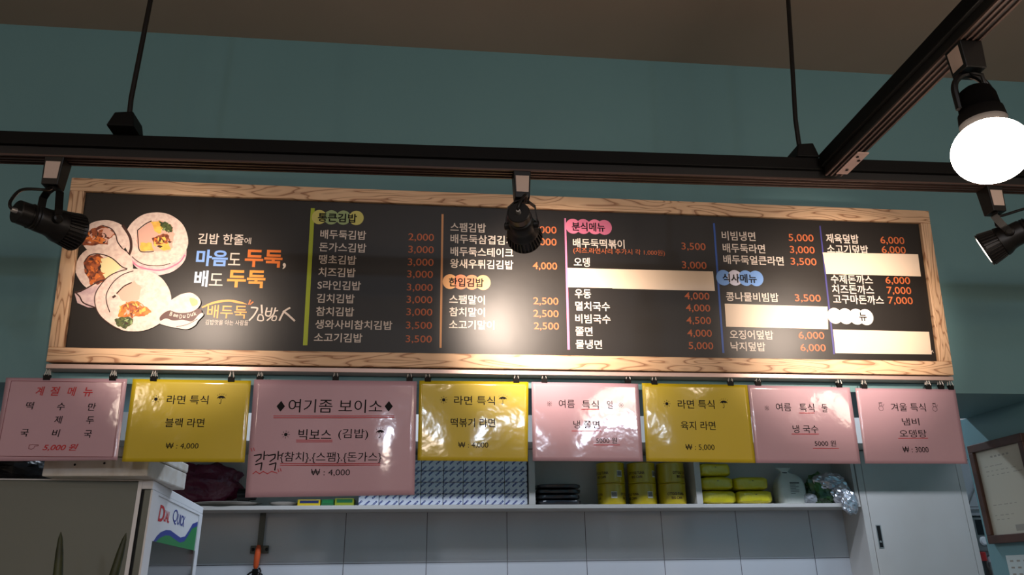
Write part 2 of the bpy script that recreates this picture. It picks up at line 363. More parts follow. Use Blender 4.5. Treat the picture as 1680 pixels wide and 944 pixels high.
for txt, cs, kk in (('통큰김밥', ((523.7, 356.5), (543.5, 357), (563.4, 357.5), (584.6, 358)), ('badge_lime', 'badge_sage', 'badge_sage', 'badge_lime')),
                ('한입김밥', ((738.4, 462.5), (756, 463), (774, 463.5), (792.6, 464)), ('badge_peach', 'badge_salmon', 'badge_salmon', 'badge_peach')),
                ('분식메뉴', ((940, 371.5), (957, 372), (975.8, 372.7), (991.5, 373.5)), ('badge_pink', 'badge_rose', 'badge_pink', 'badge_rose')),
                ('식사메뉴', ((1187, 456), (1205.5, 456.3), (1223.4, 456.7), (1240, 457.2)), ('badge_blue', 'badge_pale', 'badge_blue', 'badge_blue')),
                ('뉴', ((1369.4, 518.6), (1387, 519.3), (1405, 520), (1420.3, 520.8)), ('badge_white', 'badge_white', 'badge_white', 'badge_white'))):
    m = MB()
    for i, (c, k) in enumerate(zip(cs, kk)):
        r = q(c[0]+12.2, c[1])[0]-q(c[0], c[1])[0]
        m.disc(*q(*c), r, k, 0.0008+0.0001*i, ry=r*1.04)
    bd = m.build('heading_badge', board)
    t = MB(); x0 = cs[0][0]-2 if len(txt) == 4 else cs[3][0]-11
    write(t, bp, txt, x0, cs[3][0]+1, cs[1][1]+0.8, 14.5, 'letter_black', 0.0016, 0.022)
    t.build('heading_lettering', bd)
for quad in (((930.9, 440.1), (1169.4, 445.8), (1172.6, 477.9), (1005, 474), (1004, 473.2), (931.4, 471.6)), ((1188.4, 498.8), (1357, 503.7), (1358.3, 540.6), (1190.9, 536.5)),
             ((1349.3, 414.7), (1505.5, 417.5), (1510.4, 454), (1355, 450)), ((1366, 541), (1523.6, 545), (1528, 582), (1370.2, 580))):
    tag(MB().slab([q(*p) for p in quad], 'cover_paper', 0.0012, 0.0018).build('cover_strip', board), 'blank cream paper strip pasted over menu lines')
cols = [
 [('배두둑김밥', 525.5, 600.7, 385.6), ('돈가스김밥', 523.7, 601, 406.5), ('땡초김밥', 523.2, 584.6, 426.6), ('치즈김밥', 522.4, 583.3, 447.3), ('S라인김밥', 521, 592, 468.7),
  ('김치김밥', 519.7, 581.7, 490.2), ('참치김밥', 518.4, 580.9, 511.6), ('생와사비참치김밥', 517, 643.6, 533.3), ('소고기김밥', 515.2, 594.4, 554.5)],
 [('스팸김밥', 739, 797, 373.7), ('배두둑삼겹김치', 739, 843, 393.5), ('배두둑스테이크', 739, 842, 414), ('왕새우튀김김밥', 738.4, 842, 433.8), ('스팸말이', 737, 795.6, 492), ('참치말이', 737, 795.6, 512.3), ('소고기말이', 736.5, 811, 533.5)],
 [('배두둑떡볶이', 940, 1024.4, 400), ('오뎅', 941.5, 967.5, 430.4), ('우동', 943, 969.5, 482.5), ('멸치국수', 943.7, 1000.4, 503), ('비빔국수', 943.7, 1001.5, 523.6), ('쫄면', 944, 972, 544), ('물냉면', 944.3, 987.5, 565.4)],
 [('비빔냉면', 1184, 1239, 387.7), ('배두둑라면', 1185.6, 1254.8, 407.9), ('배두둑얼큰라면', 1186.7, 1285.3, 427.3), ('콩나물비빔밥', 1191, 1277, 487.7), ('오징어덮밥', 1197, 1268.3, 549.7), ('낙지덮밥', 1198.6, 1255.3, 569)],
 [('제육덮밥', 1355, 1408.2, 392), ('소고기덮밥', 1356.7, 1424, 409.6), ('수제돈까스', 1362.8, 1431.3, 458.8), ('치즈돈까스', 1364.7, 1433.3, 475.3), ('고구마돈까스', 1366.6, 1449.3, 491.9)]]
prices = [
 [('2,000', 670, 712, 390.3)] + [('3,000', a, b, y) for a, b, y in ((670, 711.7, 410.7), (669, 711.4, 431.4), (668, 710.3, 451.2), (667.5, 709.8, 472.7), (667, 709.3, 492.8), (666.7, 709.3, 513.2))] + [('3,500', 666, 708.8, 535), ('3,500', 665.6, 708.5, 557.4)],
 [('3,000', 871.5, 913, 378.2), ('4,000', 871.5, 913, 398), ('4,000', 874, 914, 437.5), ('2,500', 875, 916, 495.2), ('2,500', 875, 916.3, 515.8), ('2,500', 876, 917, 536.2)],
 [('3,500', 1118, 1157.4, 405.5), ('3,000', 1118.8, 1159, 436.3), ('4,000', 1123, 1163.7, 487), ('4,000', 1125, 1165, 506.5), ('4,500', 1126, 1166.3, 527), ('4,000', 1127.4, 1167.7, 547.9), ('5,000', 1129.7, 1170, 568.5)],
 [('5,000', 1293.6, 1334.4, 391.3), ('3,000', 1295.8, 1336.3, 411.1), ('3,500', 1297, 1339.3, 430.4), ('3,500', 1304, 1346.2, 490.2), ('6,000', 1310, 1352, 551.5), ('6,000', 1313, 1354.5, 571.7)],
 [('6,000', 1444.3, 1483.4, 395.5), ('6,000', 1446.5, 1485.6, 411.2), ('6,000', 1452.6, 1492.8, 461.2), ('7,000', 1454.8, 1494.7, 477.8), ('7,000', 1456.7, 1497.2, 494.3)]]
for c, p in zip(cols, prices):
    for t, a, b, y in c: put(board, 'dish_lettering', bp, t, a, b, y, 15.0, 'letter_white', 0.0008, 0.014)
    for t, a, b, y in p: put(board, 'price_lettering', bp, t, a, b, y, 13.4, 'letter_orange', 0.0008, 0.006)
tag(put(board, 'dish_lettering', bp, '(치즈.라면사리 추가시 각 1,000원)', 940.6, 1090.5, 413.8, 10.5, 'letter_orange', 0.0008), 'small orange line in brackets')
for a in (('김밥 한줄', 325, 400, 392.6, 17.5, 'letter_white', 0.0008, 0.012), ('에', 401, 412, 395.5, 10.5, 'letter_white', 0.0008), ('마음', 322, 374, 423.6, 27, 'head_blue', 0.0008, 0.03), ('도', 375, 395, 425.5, 20, 'letter_white', 0.0008, 0.004),
          ('두둑', 402, 463.6, 424.5, 29, 'head_orange', 0.0008, 0.03), (',', 463.8, 469, 437, 10, 'letter_white', 0.0008, 0.02), ('배', 319, 341.5, 457.5, 27, 'head_sky', 0.0008, 0.028), ('도', 343.6, 366, 459, 20, 'letter_white', 0.0008, 0.004), ('두둑', 373, 435.6, 458, 29, 'head_amber', 0.0008, 0.03)):
    put(board, 'slogan_lettering', bp, *a)

# the printed picture of cut rolls: coordinates are read off an enlargement of the photo
def e2(x, y): return q(100+x/3.933, 330+y/3.933)
def ring(cx, cy, rx, ry, n=40, wob=0.02, seed=0, a0=0, a1=360):
    rnd = random.Random(seed); ph = [rnd.uniform(0, 6.28) for _ in range(4)]; out = []
    for i in range(n+1):
        g = R(a0+(a1-a0)*i/n); w = 1+wob*(math.sin(3*g+ph[0])+0.7*math.sin(5*g+ph[1])+0.5*math.sin(9*g+ph[2]))
        out.append((cx+rx*w*math.cos(g), cy+ry*w*math.sin(g)))
    return out
def patch(m, pts, k, c): m.poly([e2(*p) for p in pts], k, c)
def rough(pts, seed, j=5.0, n=4):
    rnd = random.Random(seed); out = []
    for (x0, y0), (x1, y1) in zip(pts, pts[1:]+pts[:1]):
        for i in range(n): out.append((x0+(x1-x0)*i/n+rnd.uniform(-j, j), y0+(y1-y0)*i/n+rnd.uniform(-j, j)))
    return out
def fill(m, pts, k, c): patch(m, rough(pts, len(m.v)), k, c)
def bits(m, cx, cy, rx, ry, ks, n, c, seed, size=14):
    rnd = random.Random(seed)
    for i in range(n):
        g = rnd.uniform(0, 6.28); t = rnd.random()**.5; x, y = cx+rx*t*math.cos(g), cy+ry*t*math.sin(g); a = rnd.uniform(0, 3.1); l = rnd.uniform(.6, 1.5)*size; w = l*rnd.uniform(.25, .6)
        ca, sa = math.cos(a), math.sin(a)
        patch(m, rough([(x+ca*l-sa*w*.3, y+sa*l+ca*w*.3), (x+ca*l*.3-sa*w, y+sa*l*.3+ca*w), (x-ca*l, y-sa*l), (x+sa*w, y-ca*w)], seed+i, 1.5, 2), ks[i % len(ks)], c+.00002*i)
def curve(pts, closed=False, n=5):
    if len(pts) < 3: return pts
    N = len(pts); out = []
    for i in range(N if closed else N-1):
        p = [V((*pts[(i+j) % N if closed else min(max(i+j, 0), N-1)], 0)) for j in (-1, 0, 1, 2)]
        for q_ in range(n):
            t = q_/n; o = 0.5*((2*p[1])+(p[2]-p[0])*t+(2*p[0]-5*p[1]+4*p[2]-p[3])*t*t+(3*p[1]-p[0]-3*p[2]+p[3])*t**3); out.append((o.x, o.y))
    return out if closed else out+[pts[-1]]
def stroke(m, pts, w, k, c): m.line([e2(*p) for p in curve(pts)], w/3.933*0.00175, k, c)
LEFT = lambda y: 152-y*0.122                    # inner edge of the frame in the enlargement
def keep(pts): return [(max(p[0], LEFT(p[1])), p[1]) for p in pts]
def roll(c, draw):
    m = MB(); draw(m, c); return m.build('printed_roll', board)
def r_top_right(m, c):
    patch(m, ring(625, 320, 186, 160, 36, 0.008, 1, -10, 170), 'rice_side', c)
    patch(m, ring(617, 250, 205, 176, 44, 0.008, 2), 'rice', c+.0001)
    stroke(m, ring(617, 300, 180, 120, 20, 0.01, 3, 60, 150), 5, 'seaweed', c+.0002)
    fill(m, [(495, 195), (560, 140), (640, 125), (715, 150), (735, 215), (720, 300), (690, 330), (600, 325), (510, 325), (490, 260)], 'ham', c+.0002)
    fill(m, [(580, 135), (640, 128), (665, 165), (640, 215), (605, 200)], 'egg', c+.0003)
    fill(m, [(630, 130), (690, 140), (722, 175), (715, 205), (680, 200), (650, 170)], 'spinach', c+.0004)
    fill(m, [(510, 270), (585, 268), (600, 322), (515, 325)], 'egg', c+.0003)
    fill(m, [(590, 235), (660, 215), (705, 220), (690, 260), (650, 280), (600, 285)], 'meat', c+.0003)
    fill(m, [(615, 285), (690, 270), (715, 310), (660, 325)], 'egg', c+.0004)
    stroke(m, [(495, 190), (545, 150), (585, 130)], 7, 'seaweed', c+.0005); stroke(m, [(495, 190), (498, 240), (508, 320), (560, 330), (600, 325)], 6, 'seaweed', c+.0005)
    bits(m, 650, 255, 55, 40, ('meat', 'egg', 'carrot', 'seaweed'), 22, c+.0005, 11); bits(m, 680, 170, 36, 32, ('spinach', 'badge_sage', 'spinach'), 14, c+.0005, 12, 11)
    stroke(m, [(420, 330), (480, 410), (560, 440), (660, 445), (760, 400), (800, 350)], 9, 'badge_pink', c+.00005)
def r_top_left(m, c):
    patch(m, keep(ring(288, 240, 152, 116, 40, 0.012, 4)), 'rice', c)
    patch(m, keep(rough([(140, 240), (200, 180), (270, 160), (330, 185), (355, 220), (300, 250), (310, 280), (230, 285), (150, 290), (135, 270)], 8)), 'meat', c+.0002)
    fill(m, [(235, 190), (290, 170), (345, 205), (320, 235), (270, 225)], 'ham', c+.0003)
    patch(m, keep(rough([(145, 245), (220, 225), (290, 245), (280, 280), (200, 262)], 9)), 'carrot', c+.0003)
    stroke(m, [(270, 160), (325, 180), (355, 220), (370, 270), (420, 335)], 7, 'seaweed', c+.0004); stroke(m, [(400, 160), (445, 230), (455, 300), (440, 350)], 16, 'seaweed', c+.0004)
    bits(m, 235, 235, 80, 48, ('meat', 'carrot', 'ham', 'seaweed', 'meat'), 34, c+.0003, 13, 15)
def r_mid_left(m, c):
    patch(m, keep(ring(285, 440, 186, 160, 44, 0.012, 5)), 'rice', c)
    fill(m, [(150, 400), (185, 355), (250, 345), (300, 385), (290, 450), (310, 510), (240, 540), (190, 520), (160, 460)], 'meat', c+.0002)
    fill(m, [(215, 370), (255, 362), (270, 395), (235, 405)], 'carrot', c+.0003)
    fill(m, [(255, 370), (325, 365), (395, 430), (360, 460), (320, 480), (290, 505), (250, 440)], 'radish', c+.0003)
    fill(m, [(180, 535), (240, 460), (290, 470), (230, 505), (205, 550)], 'carrot', c+.0004)
    stroke(m, [(155, 395), (190, 352), (255, 345), (330, 370), (395, 425), (430, 440)], 7, 'seaweed', c+.0005)
    stroke(m, keep([(100, 590), (160, 570), (250, 520), (310, 510)]), 8, 'seaweed', c+.0005)
    bits(m, 215, 430, 60, 75, ('meat', 'carrot', 'seaweed', 'meat'), 36, c+.0004, 14, 15)
def r_low_left(m, c):
    patch(m, keep([(92, 600), (130, 590), (190, 560), (260, 540), (300, 640), (240, 690), (180, 690), (110, 660)]), 'rice_side', c)
    stroke(m, keep([(95, 590), (125, 620), (150, 660), (225, 690)]), 8, 'seaweed', c+.0002)
def r_front(m, c):
    patch(m, ring(472, 643, 248, 202, 48, 0.01, 6), 'rice', c)
    stroke(m, ring(472, 643, 246, 200, 24, 0.01, 6, 110, 260), 6, 'seaweed', c+.0002)
    stroke(m, [(470, 455), (400, 480), (340, 530), (300, 600), (300, 660), (320, 720)], 6, 'seaweed', c+.0002)
    fill(m, [(365, 595), (420, 545), (480, 520), (520, 560), (510, 640), (450, 660), (385, 640)], 'ham', c+.0002)
    fill(m, [(390, 680), (430, 655), (500, 650), (560, 690), (590, 720), (540, 745), (470, 750), (400, 760), (370, 750)], 'carrot', c+.0003)
    fill(m, [(420, 670), (500, 660), (520, 700), (450, 720)], 'meat', c+.0004)
    fill(m, [(350, 770), (400, 745), (465, 760), (470, 800), (420, 825), (365, 810)], 'spinach', c+.0004)
    stroke(m, [(365, 600), (410, 555), (460, 530)], 8, 'seaweed', c+.0005); stroke(m, [(340, 625), (355, 615)], 14, 'seaweed', c+.0005)
    bits(m, 460, 700, 85, 42, ('carrot', 'egg', 'meat', 'ham'), 30, c+.0005, 15, 16); bits(m, 415, 785, 48, 30, ('spinach', 'badge_sage', 'seaweed', 'spinach'), 22, c+.0006, 16, 13)
for i, f in enumerate((r_top_right, r_top_left, r_mid_left, r_low_left, r_front)): roll(0.0008+0.0010*i, f)
m = MB()                                         # round rice-and-hand emblem with its name line
patch(m, curve([(695, 712), (640, 760), (680, 800), (760, 815), (840, 795), (905, 740), (900, 700), (800, 705)], True), 'logo_band', 0.0060)
patch(m, curve([(700, 700), (705, 655), (760, 615), (800, 600), (850, 598), (895, 630), (905, 665), (880, 700), (830, 722), (760, 725)], True), 'rice', 0.0063)
patch(m, curve([(835, 630), (880, 640), (885, 670), (850, 680)], True), 'badge_sage', 0.0064)
patch(m, curve([(640, 790), (680, 762), (730, 775), (790, 770), (850, 780), (890, 740), (915, 725), (922, 742), (890, 775), (870, 805), (820, 830), (750, 822), (690, 810)], True), 'letter_white', 0.0063)
stroke(m, [(750, 815), (820, 800), (885, 765)], 4, 'logo_band', 0.0065)
for ch, x, y, tn in (('B', 716, 732, -0.25), ('a', 738, 741, -0.15), ('e', 754, 745, -0.1), ('D', 778, 749, 0), ('u', 799, 749, 0.05), ('D', 828, 744, 0.15), ('u', 849, 738, 0.25), ('k', 870, 729, 0.35)):
    h = 26 if ch in 'BDk' else 18
    write(m, bp, ch, 100+(x-8)/3.933, 100+(x+8)/3.933, 330+y/3.933, h/3.933, 'letter_white', 0.0066, 0.01, 0, tn)
m.build('emblem', board); m = MB()
patch(m, curve([(908, 684), (985, 650), (1080, 637), (1160, 650), (1205, 668)])+curve([(1205, 668), (1150, 662), (1080, 651), (990, 664), (912, 692)]), 'head_amber', 0.0008)
stroke(m, [(1212, 668), (1222, 640)], 8, 'head_orange', 0.0008); stroke(m, [(1222, 668), (1240, 652)], 8, 'head_orange', 0.0008)
m.build('swoosh', board); put(board, 'brand_lettering', bp, '배두둑', 340, 405, 511.8, 22, 'head_amber', 0.0008, 0.01); m = MB()
B = lambda pts, w: stroke(m, pts, w, 'letter_white', 0.0009)    # brush lettering
B([(1228, 688), (1262, 690), (1268, 700), (1245, 740), (1215, 772)], 10); B([(1295, 672), (1298, 725)], 11)
B([(1278, 735), (1270, 768), (1305, 770), (1300, 738), (1278, 735)], 8)
B([(1330, 690), (1322, 735), (1350, 740), (1362, 690)], 9); B([(1325, 715), (1355, 712)], 7); B([(1385, 690), (1370, 735), (1330, 772)], 9); B([(1375, 712), (1400, 708)], 8)
B([(1370, 745), (1362, 768), (1385, 770), (1390, 745), (1370, 745)], 7)
B([(1478, 690), (1440, 715), (1410, 772)], 11); B([(1435, 712), (1465, 735), (1508, 774)], 12)
m.build('brush_lettering', board); put(board, 'tagline_lettering', bp, '김밥맛을 아는 사람들', 337, 407.6, 529.6, 8.5, 'letter_white', 0.0008)
m = MB(); write(m, bp, '*^', 1522, 1531, 577, 5, 'letter_white', 0.002); m.build('corner_mark', board)

# thin rail below the frame
r0, r1 = onY(76, 597, 2.088), onY(1564, 619, 2.088)
rail = tag(MB().box((r0.x, 2.088, r0.z-0.0125), (r1.x, YW-0.001, r0.z), 'aluminium').build('ledge_rail', bevel=0.001), 'slim pinkish metal ledge running under the long menu board', 'ledge')
RAILZ = r0.z-0.012

# ------------------------------------------------------------------ laminated posters
YP = 2.10; pt = R(3)
def sun(m, pl, x, y, c):
    a, b = pl.at(x, y); r = 0.0045; m.disc(a, b, r, 'letter_black', c, 16)
    for i in range(8):
        g = i*math.pi/4; m.line([(a+math.cos(g)*r*1.55, b+math.sin(g)*r*1.55), (a+math.cos(g)*r*2.3, b+math.sin(g)*r*2.3)], 0.0011, 'letter_black', c)
def umbrella(m, pl, x, y, c):
    a, b = pl.at(x, y); r = 0.011
    top = [(a+r*math.cos(g), b+r*0.75*math.sin(g)) for g in [math.pi*i/12 for i in range(13)]]
    bot = [(a-r+2*r*(i+1)/12, b+(0.0018 if i % 4 in (0, 2) else 0.0026 if i % 4 == 1 else 0)) for i in range(11)]
    m.poly(top+bot, 'letter_black', c)
    m.line([(a, b), (a, b-0.011), (a-0.002, b-0.013), (a-0.004, b-0.011)], 0.0013, 'letter_black', c)
    for i in range(5): m.line([(a-0.011+i*0.0055, b+0.009+(0.002 if 0 < i < 4 else -0.001)), (a-0.010+i*0.0055, b+0.012+(0.002 if 0 < i < 4 else -0.001))], 0.0008, 'letter_black', c)
def snowman(m, pl, x, y, c):
    a, b = pl.at(x, y)
    for (dx, dy, r) in ((0, -0.005, 0.007), (0, 0.006, 0.0045)):
        m.line([(a+dx+r*math.cos(g), b+dy+r*math.sin(g)) for g in [math.pi*i/8 for i in range(17)]], 0.0009, 'letter_black', c)
    m.line([(a-0.006, b+0.011), (a+0.006, b+0.012)], 0.0012, 'letter_black', c); m.line([(a+0.006, b), (a+0.011, b+0.008)], 0.0009, 'letter_black', c)
def reference_mark(m, pl, x, y, c):
    a, b = pl.at(x, y); r = 0.0055
    m.line([(a-r, b-r), (a+r, b+r)], 0.0009, 'letter_black', c); m.line([(a-r, b+r), (a+r, b-r)], 0.0009, 'letter_black', c)
    for dx, dy in ((0, r), (0, -r), (r, 0), (-r, 0)): m.disc(a+dx, b+dy, 0.0011, 'letter_black', c, 8)
CL = 0.0008
def poster(quad, key, label, seed, dy=0.0):
    P = onY(*quad[0], YP+dy)
    pl = Plane(P, (1, 0, 0), (0, -math.sin(pt), math.cos(pt)))
    root = thing('menu_poster', label, 'poster', matrix=pl.matrix(), group='laminated posters clipped under the menu board')
    cs = [pl.at(*p) for p in quad]; rnd = random.Random(seed); k1, k2, ph = rnd.uniform(-.35, .35), rnd.uniform(-.06, .0), rnd.uniform(0, 6)
    cx = (cs[0][0]+cs[1][0])/2
    def warp(a, b): return k1*0.06*(a-cx)*b + k2*b*b*0.6 + 0.0016*math.sin((a-cx)*22+ph)*(-b/0.2)
    m = MB(); nx, ny = 28, 20; vs = []
    for j in range(ny+1):
        for i in range(nx+1):
            s, t = i/nx, j/ny
            a = (cs[0][0]*(1-s)+cs[1][0]*s)*(1-t)+(cs[3][0]*(1-s)+cs[2][0]*s)*t
            b = (cs[0][1]*(1-s)+cs[1][1]*s)*(1-t)+(cs[3][1]*(1-s)+cs[2][1]*s)*t
            vs.append((a, b, 0.0))
    fs = [(j*(nx+1)+i, (j+1)*(nx+1)+i, (j+1)*(nx+1)+i+1, j*(nx+1)+i+1) for j in range(ny) for i in range(nx)]
    m.add(vs, fs, key)
    sh = m.build('sheet', root, smooth=True, warp=warp)
    so = sh.modifiers.new('thickness', 'SOLIDIFY'); so.thickness = 0.0005; so.offset = -1
    return root, pl, warp
def under(m, pl, x0, x1, y, dbl=False, k='letter_red', y2=None):
    m.line([pl.at(x0, y), pl.at(x1, y2 or y)], 0.0018, k, CL)
    if dbl: m.line([pl.at(x0, y+3), pl.at(x1, (y2 or y)+2.6)], 0.0018, k, CL)

root, pl, wp = poster(((10, 620), (209, 622), (193, 755.5), (-11, 757)), 'pink_sheet', 'pink poster with red heading and red hand-pointing price, leftmost under the board', 1)
for ch, x0, x1, y in (('계', 59, 73, 642), ('절', 83, 98, 642.3), ('메', 111, 125, 642.6), ('뉴', 137, 152.5, 643.3)): put(root, 'heading_lettering', pl, ch, x0, x1, y, 15, 'letter_red', CL, 0.012, 0.15, wp)
for ch, x, y in (('떡', 49.3, 666), ('수', 100, 667.5), ('만', 151, 668), ('제', 95.7, 689), ('두', 148, 690), ('국', 40.5, 710.5), ('비', 91.7, 711), ('국', 144.5, 712.5)): put(root, 'dish_lettering', pl, ch, x-6.5, x+6.5, y, 12.5, 'letter_black', CL, 0.006, 0.1, wp)
put(root, 'price_lettering', pl, '5,000 원', 70, 128, 734.5, 12, 'letter_red', CL, 0.014, 0.25, wp)
a, b = pl.at(55, 733.5)                            # pointing hand
hand = [(a-.011, b+.004), (a-.004, b+.006), (a+.011, b+.005), (a+.011, b+.0025), (a+.002, b+.002), (a+.002, b-.001), (a+.001, b-.004), (a-.004, b-.006), (a-.011, b-.005), (a-.011, b+.004)]
m = MB(); m.line(hand, 0.0011, 'letter_darkred', CL); m.build('pointing_hand_icon', root, warp=wp)
m = MB(); m.line([pl.at(*p) for p in ((18.8, 625.5), (200.8, 627.8), (185.5, 750.3), (-5, 749), (18.8, 625.5))], 0.0009, 'letter_darkred', CL); m.build('border_line', root, warp=wp)

def icons(root, pl, wp, s_, u_):
    m = MB(); sun(m, pl, *s_, CL); m.build('sun_icon', root, warp=wp); m = MB(); umbrella(m, pl, *u_, CL); m.build('umbrella_icon', root, warp=wp)
def lines_under(root, pl, wp, *ls):
    for l in ls:
        m = MB(); under(m, pl, *l); m.build('red_underline', root, warp=wp)
def yellow(quad, label, seed, sx, t1, um, dish, dx, price, prx, y1, y2, y3):
    root, pl, wp = poster(quad, 'yellow_sheet', label, seed)
    icons(root, pl, wp, (sx, y1-1), (um, y1-1.5))
    put(root, 'heading_lettering', pl, '라면 특식', t1[0], t1[1], y1, 14.5, 'letter_black', CL, 0.004, 0, wp)
    put(root, 'dish_lettering', pl, dish, dx[0], dx[1], y2, 14.5, 'letter_black', CL, 0.004, 0, wp)
    put(root, 'price_lettering', pl, price, prx[0], prx[1], y3, 10.5, 'letter_black', CL, 0, 0, wp)
yellow(((218, 622), (412, 625), (401, 759), (200, 758)), 'yellow sun-and-umbrella poster just right of the leftmost pink poster', 2, 255.8, (273.8, 342), 363, '블랙 라면', (271, 335.5), '₩ : 4,000', (271.8, 326), 656.3, 694, 732.5)
yellow(((688, 625), (867, 627), (866, 757.5), (685, 756)), 'yellow poster right of the biggest pink poster, above white printed packs', 3, 727.9, (745, 812), 825, '떡볶기 라면', (739.4, 812.4), '₩ : 4,000', (751.8, 801), 657.5, 694, 731)
yellow(((1053, 629), (1226, 632), (1240, 760), (1061, 757.5)), 'yellow poster farthest right, priced 5,000, above the yellow cans', 4, 1094, (1111.8, 1172), 1187.6, '육지 라면', (1116.8, 1173.8), '₩ : 5,000', (1124.5, 1172.4), 663.8, 698.8, 734.6)

root, pl, wp = poster(((417, 623), (684, 626), (680, 812.5), (402, 817)), 'pink_sheet', 'biggest pink poster with black diamonds and handwritten words hanging lowest', 5, -0.006)
for x in (460.8, 637.8):
    a, b = pl.at(x, 667.2); m = MB(); m.poly([(a-.011, b), (a, b-.0145), (a+.011, b), (a, b+.0145)], 'letter_black', CL); m.build('diamond_icon', root, warp=wp)
put(root, 'heading_lettering', pl, '여기좀 보이소', 473.4, 627.3, 666.7, 22, 'letter_black', CL, 0, 0, wp)
icons(root, pl, wp, (469, 713.5), (624, 711))
put(root, 'dish_lettering', pl, '빅보스', 489.7, 543.6, 713.5, 18, 'letter_black', CL, 0.004, 0, wp); put(root, 'dish_lettering', pl, '(김밥)', 555, 604, 713, 18, 'letter_black', CL, 0, 0, wp)
put(root, 'dish_lettering', pl, '{참치}.{스팸}.{돈가스}', 460, 626, 751, 18, 'letter_black', CL, 0, 0, wp)
put(root, 'price_lettering', pl, '₩ : 4,000', 510, 574, 776, 12, 'letter_black', CL, 0, 0, wp)
m = MB()                                         # felt-pen words
for ox in (-3, 20):
    for st, w in ((((420+ox, 748), (432+ox, 746), (431+ox, 752), (423+ox, 758)), .0032), (((437+ox, 741), (436+ox, 755)), .0032), (((436+ox, 748), (443+ox, 747)), .0025), (((422+ox, 763), (433+ox, 760), (431+ox, 772)), .0032)):
        m.line([pl.at(*p) for p in st], w, 'letter_black', CL)
tag(m.build('handwriting', root, warp=wp), 'black felt-pen handwriting'); m = MB()
lines_under(root, pl, wp, (449, 647, 683, True), (486, 545, 722.5, True), (460, 624, 761, True))
m.line([pl.at(x, y) for x, y in ((415, 778), (420, 774), (426, 778), (432, 774), (439, 778), (446, 774), (455, 777))], .002, 'letter_red', CL)
for x, y in ((412, 736), (416, 735), (456, 770), (460, 769)): m.line([pl.at(x, y), pl.at(x+1.5, y+5)], .0018, 'letter_red', CL)
tag(m.build('wavy_underline', root, warp=wp), 'red felt-pen wave and quote marks')

def summer(quad, label, seed, st, txts, lines):
    root, pl, wp = poster(quad, 'pink_sheet', label, seed)
    for p in st:
        m = MB(); reference_mark(m, pl, *p, CL); m.build('reference_mark', root, warp=wp)
    for t, a, b, y, h in txts: put(root, 'dish_lettering', pl, t, a, b, y, h, 'letter_black', CL, 0, 0, wp)
    lines_under(root, pl, wp, *lines)
summer(((872, 627), (1047, 630), (1055, 757.5), (874, 756.5)), 'pink poster between two yellow ones, above the black packs', 6, ((901.4, 663), (1019, 665)),
       (('여름', 916.6, 942.7, 663, 13.5), ('특식', 955, 982, 664, 13.5), ('일', 996, 1005, 664.4, 13), ('냉 쫄면', 940.5, 983.5, 697, 13), ('5000 원', 978, 1012.4, 723, 9.5)),
       ((953.7, 982.7, 672), (938, 986.8, 707.6), (974, 1017, 730.5)))
summer(((1226.5, 632), (1394, 636), (1412, 761.5), (1240.5, 760)), 'pink poster right of the farthest right yellow one, second from right', 7, ((1258, 670),),
       (('여름', 1273, 1297.8, 668.5, 13.5), ('특식', 1311.8, 1335.8, 669.3, 13.5), ('둘', 1348, 1357.5, 670, 13), ('냉 국수', 1300.8, 1342.7, 704.3, 13), ('5000 원', 1337, 1371.6, 727.7, 9.5)),
       ((1311.5, 1336, 678), (1299, 1343.5, 712.6), (1334.4, 1376.5, 736)))
root, pl, wp = poster(((1403, 637), (1567, 639), (1588, 761.5), (1420, 761)), 'pink_sheet', 'rightmost pink poster with two snowman icons, in front of the tall cabinet', 8)
for p in ((1445, 667.6), (1533, 668.7)):
    m = MB(); snowman(m, pl, *p, CL); m.build('snowman_icon', root, warp=wp)
for t, a, b, y, h in (('겨울 특식', 1461.7, 1518, 668.7, 13.5), ('냄비', 1480, 1507.5, 692.4, 12), ('오뎅탕', 1475.6, 1519.5, 711.9, 12.5), ('₩ : 3000', 1481, 1522.5, 738, 9.5)): put(root, 'dish_lettering', pl, t, a, b, y, h, 'letter_black', CL, 0, 0, wp)
lines_under(root, pl, wp, (1473.7, 1521.7, 719.4))

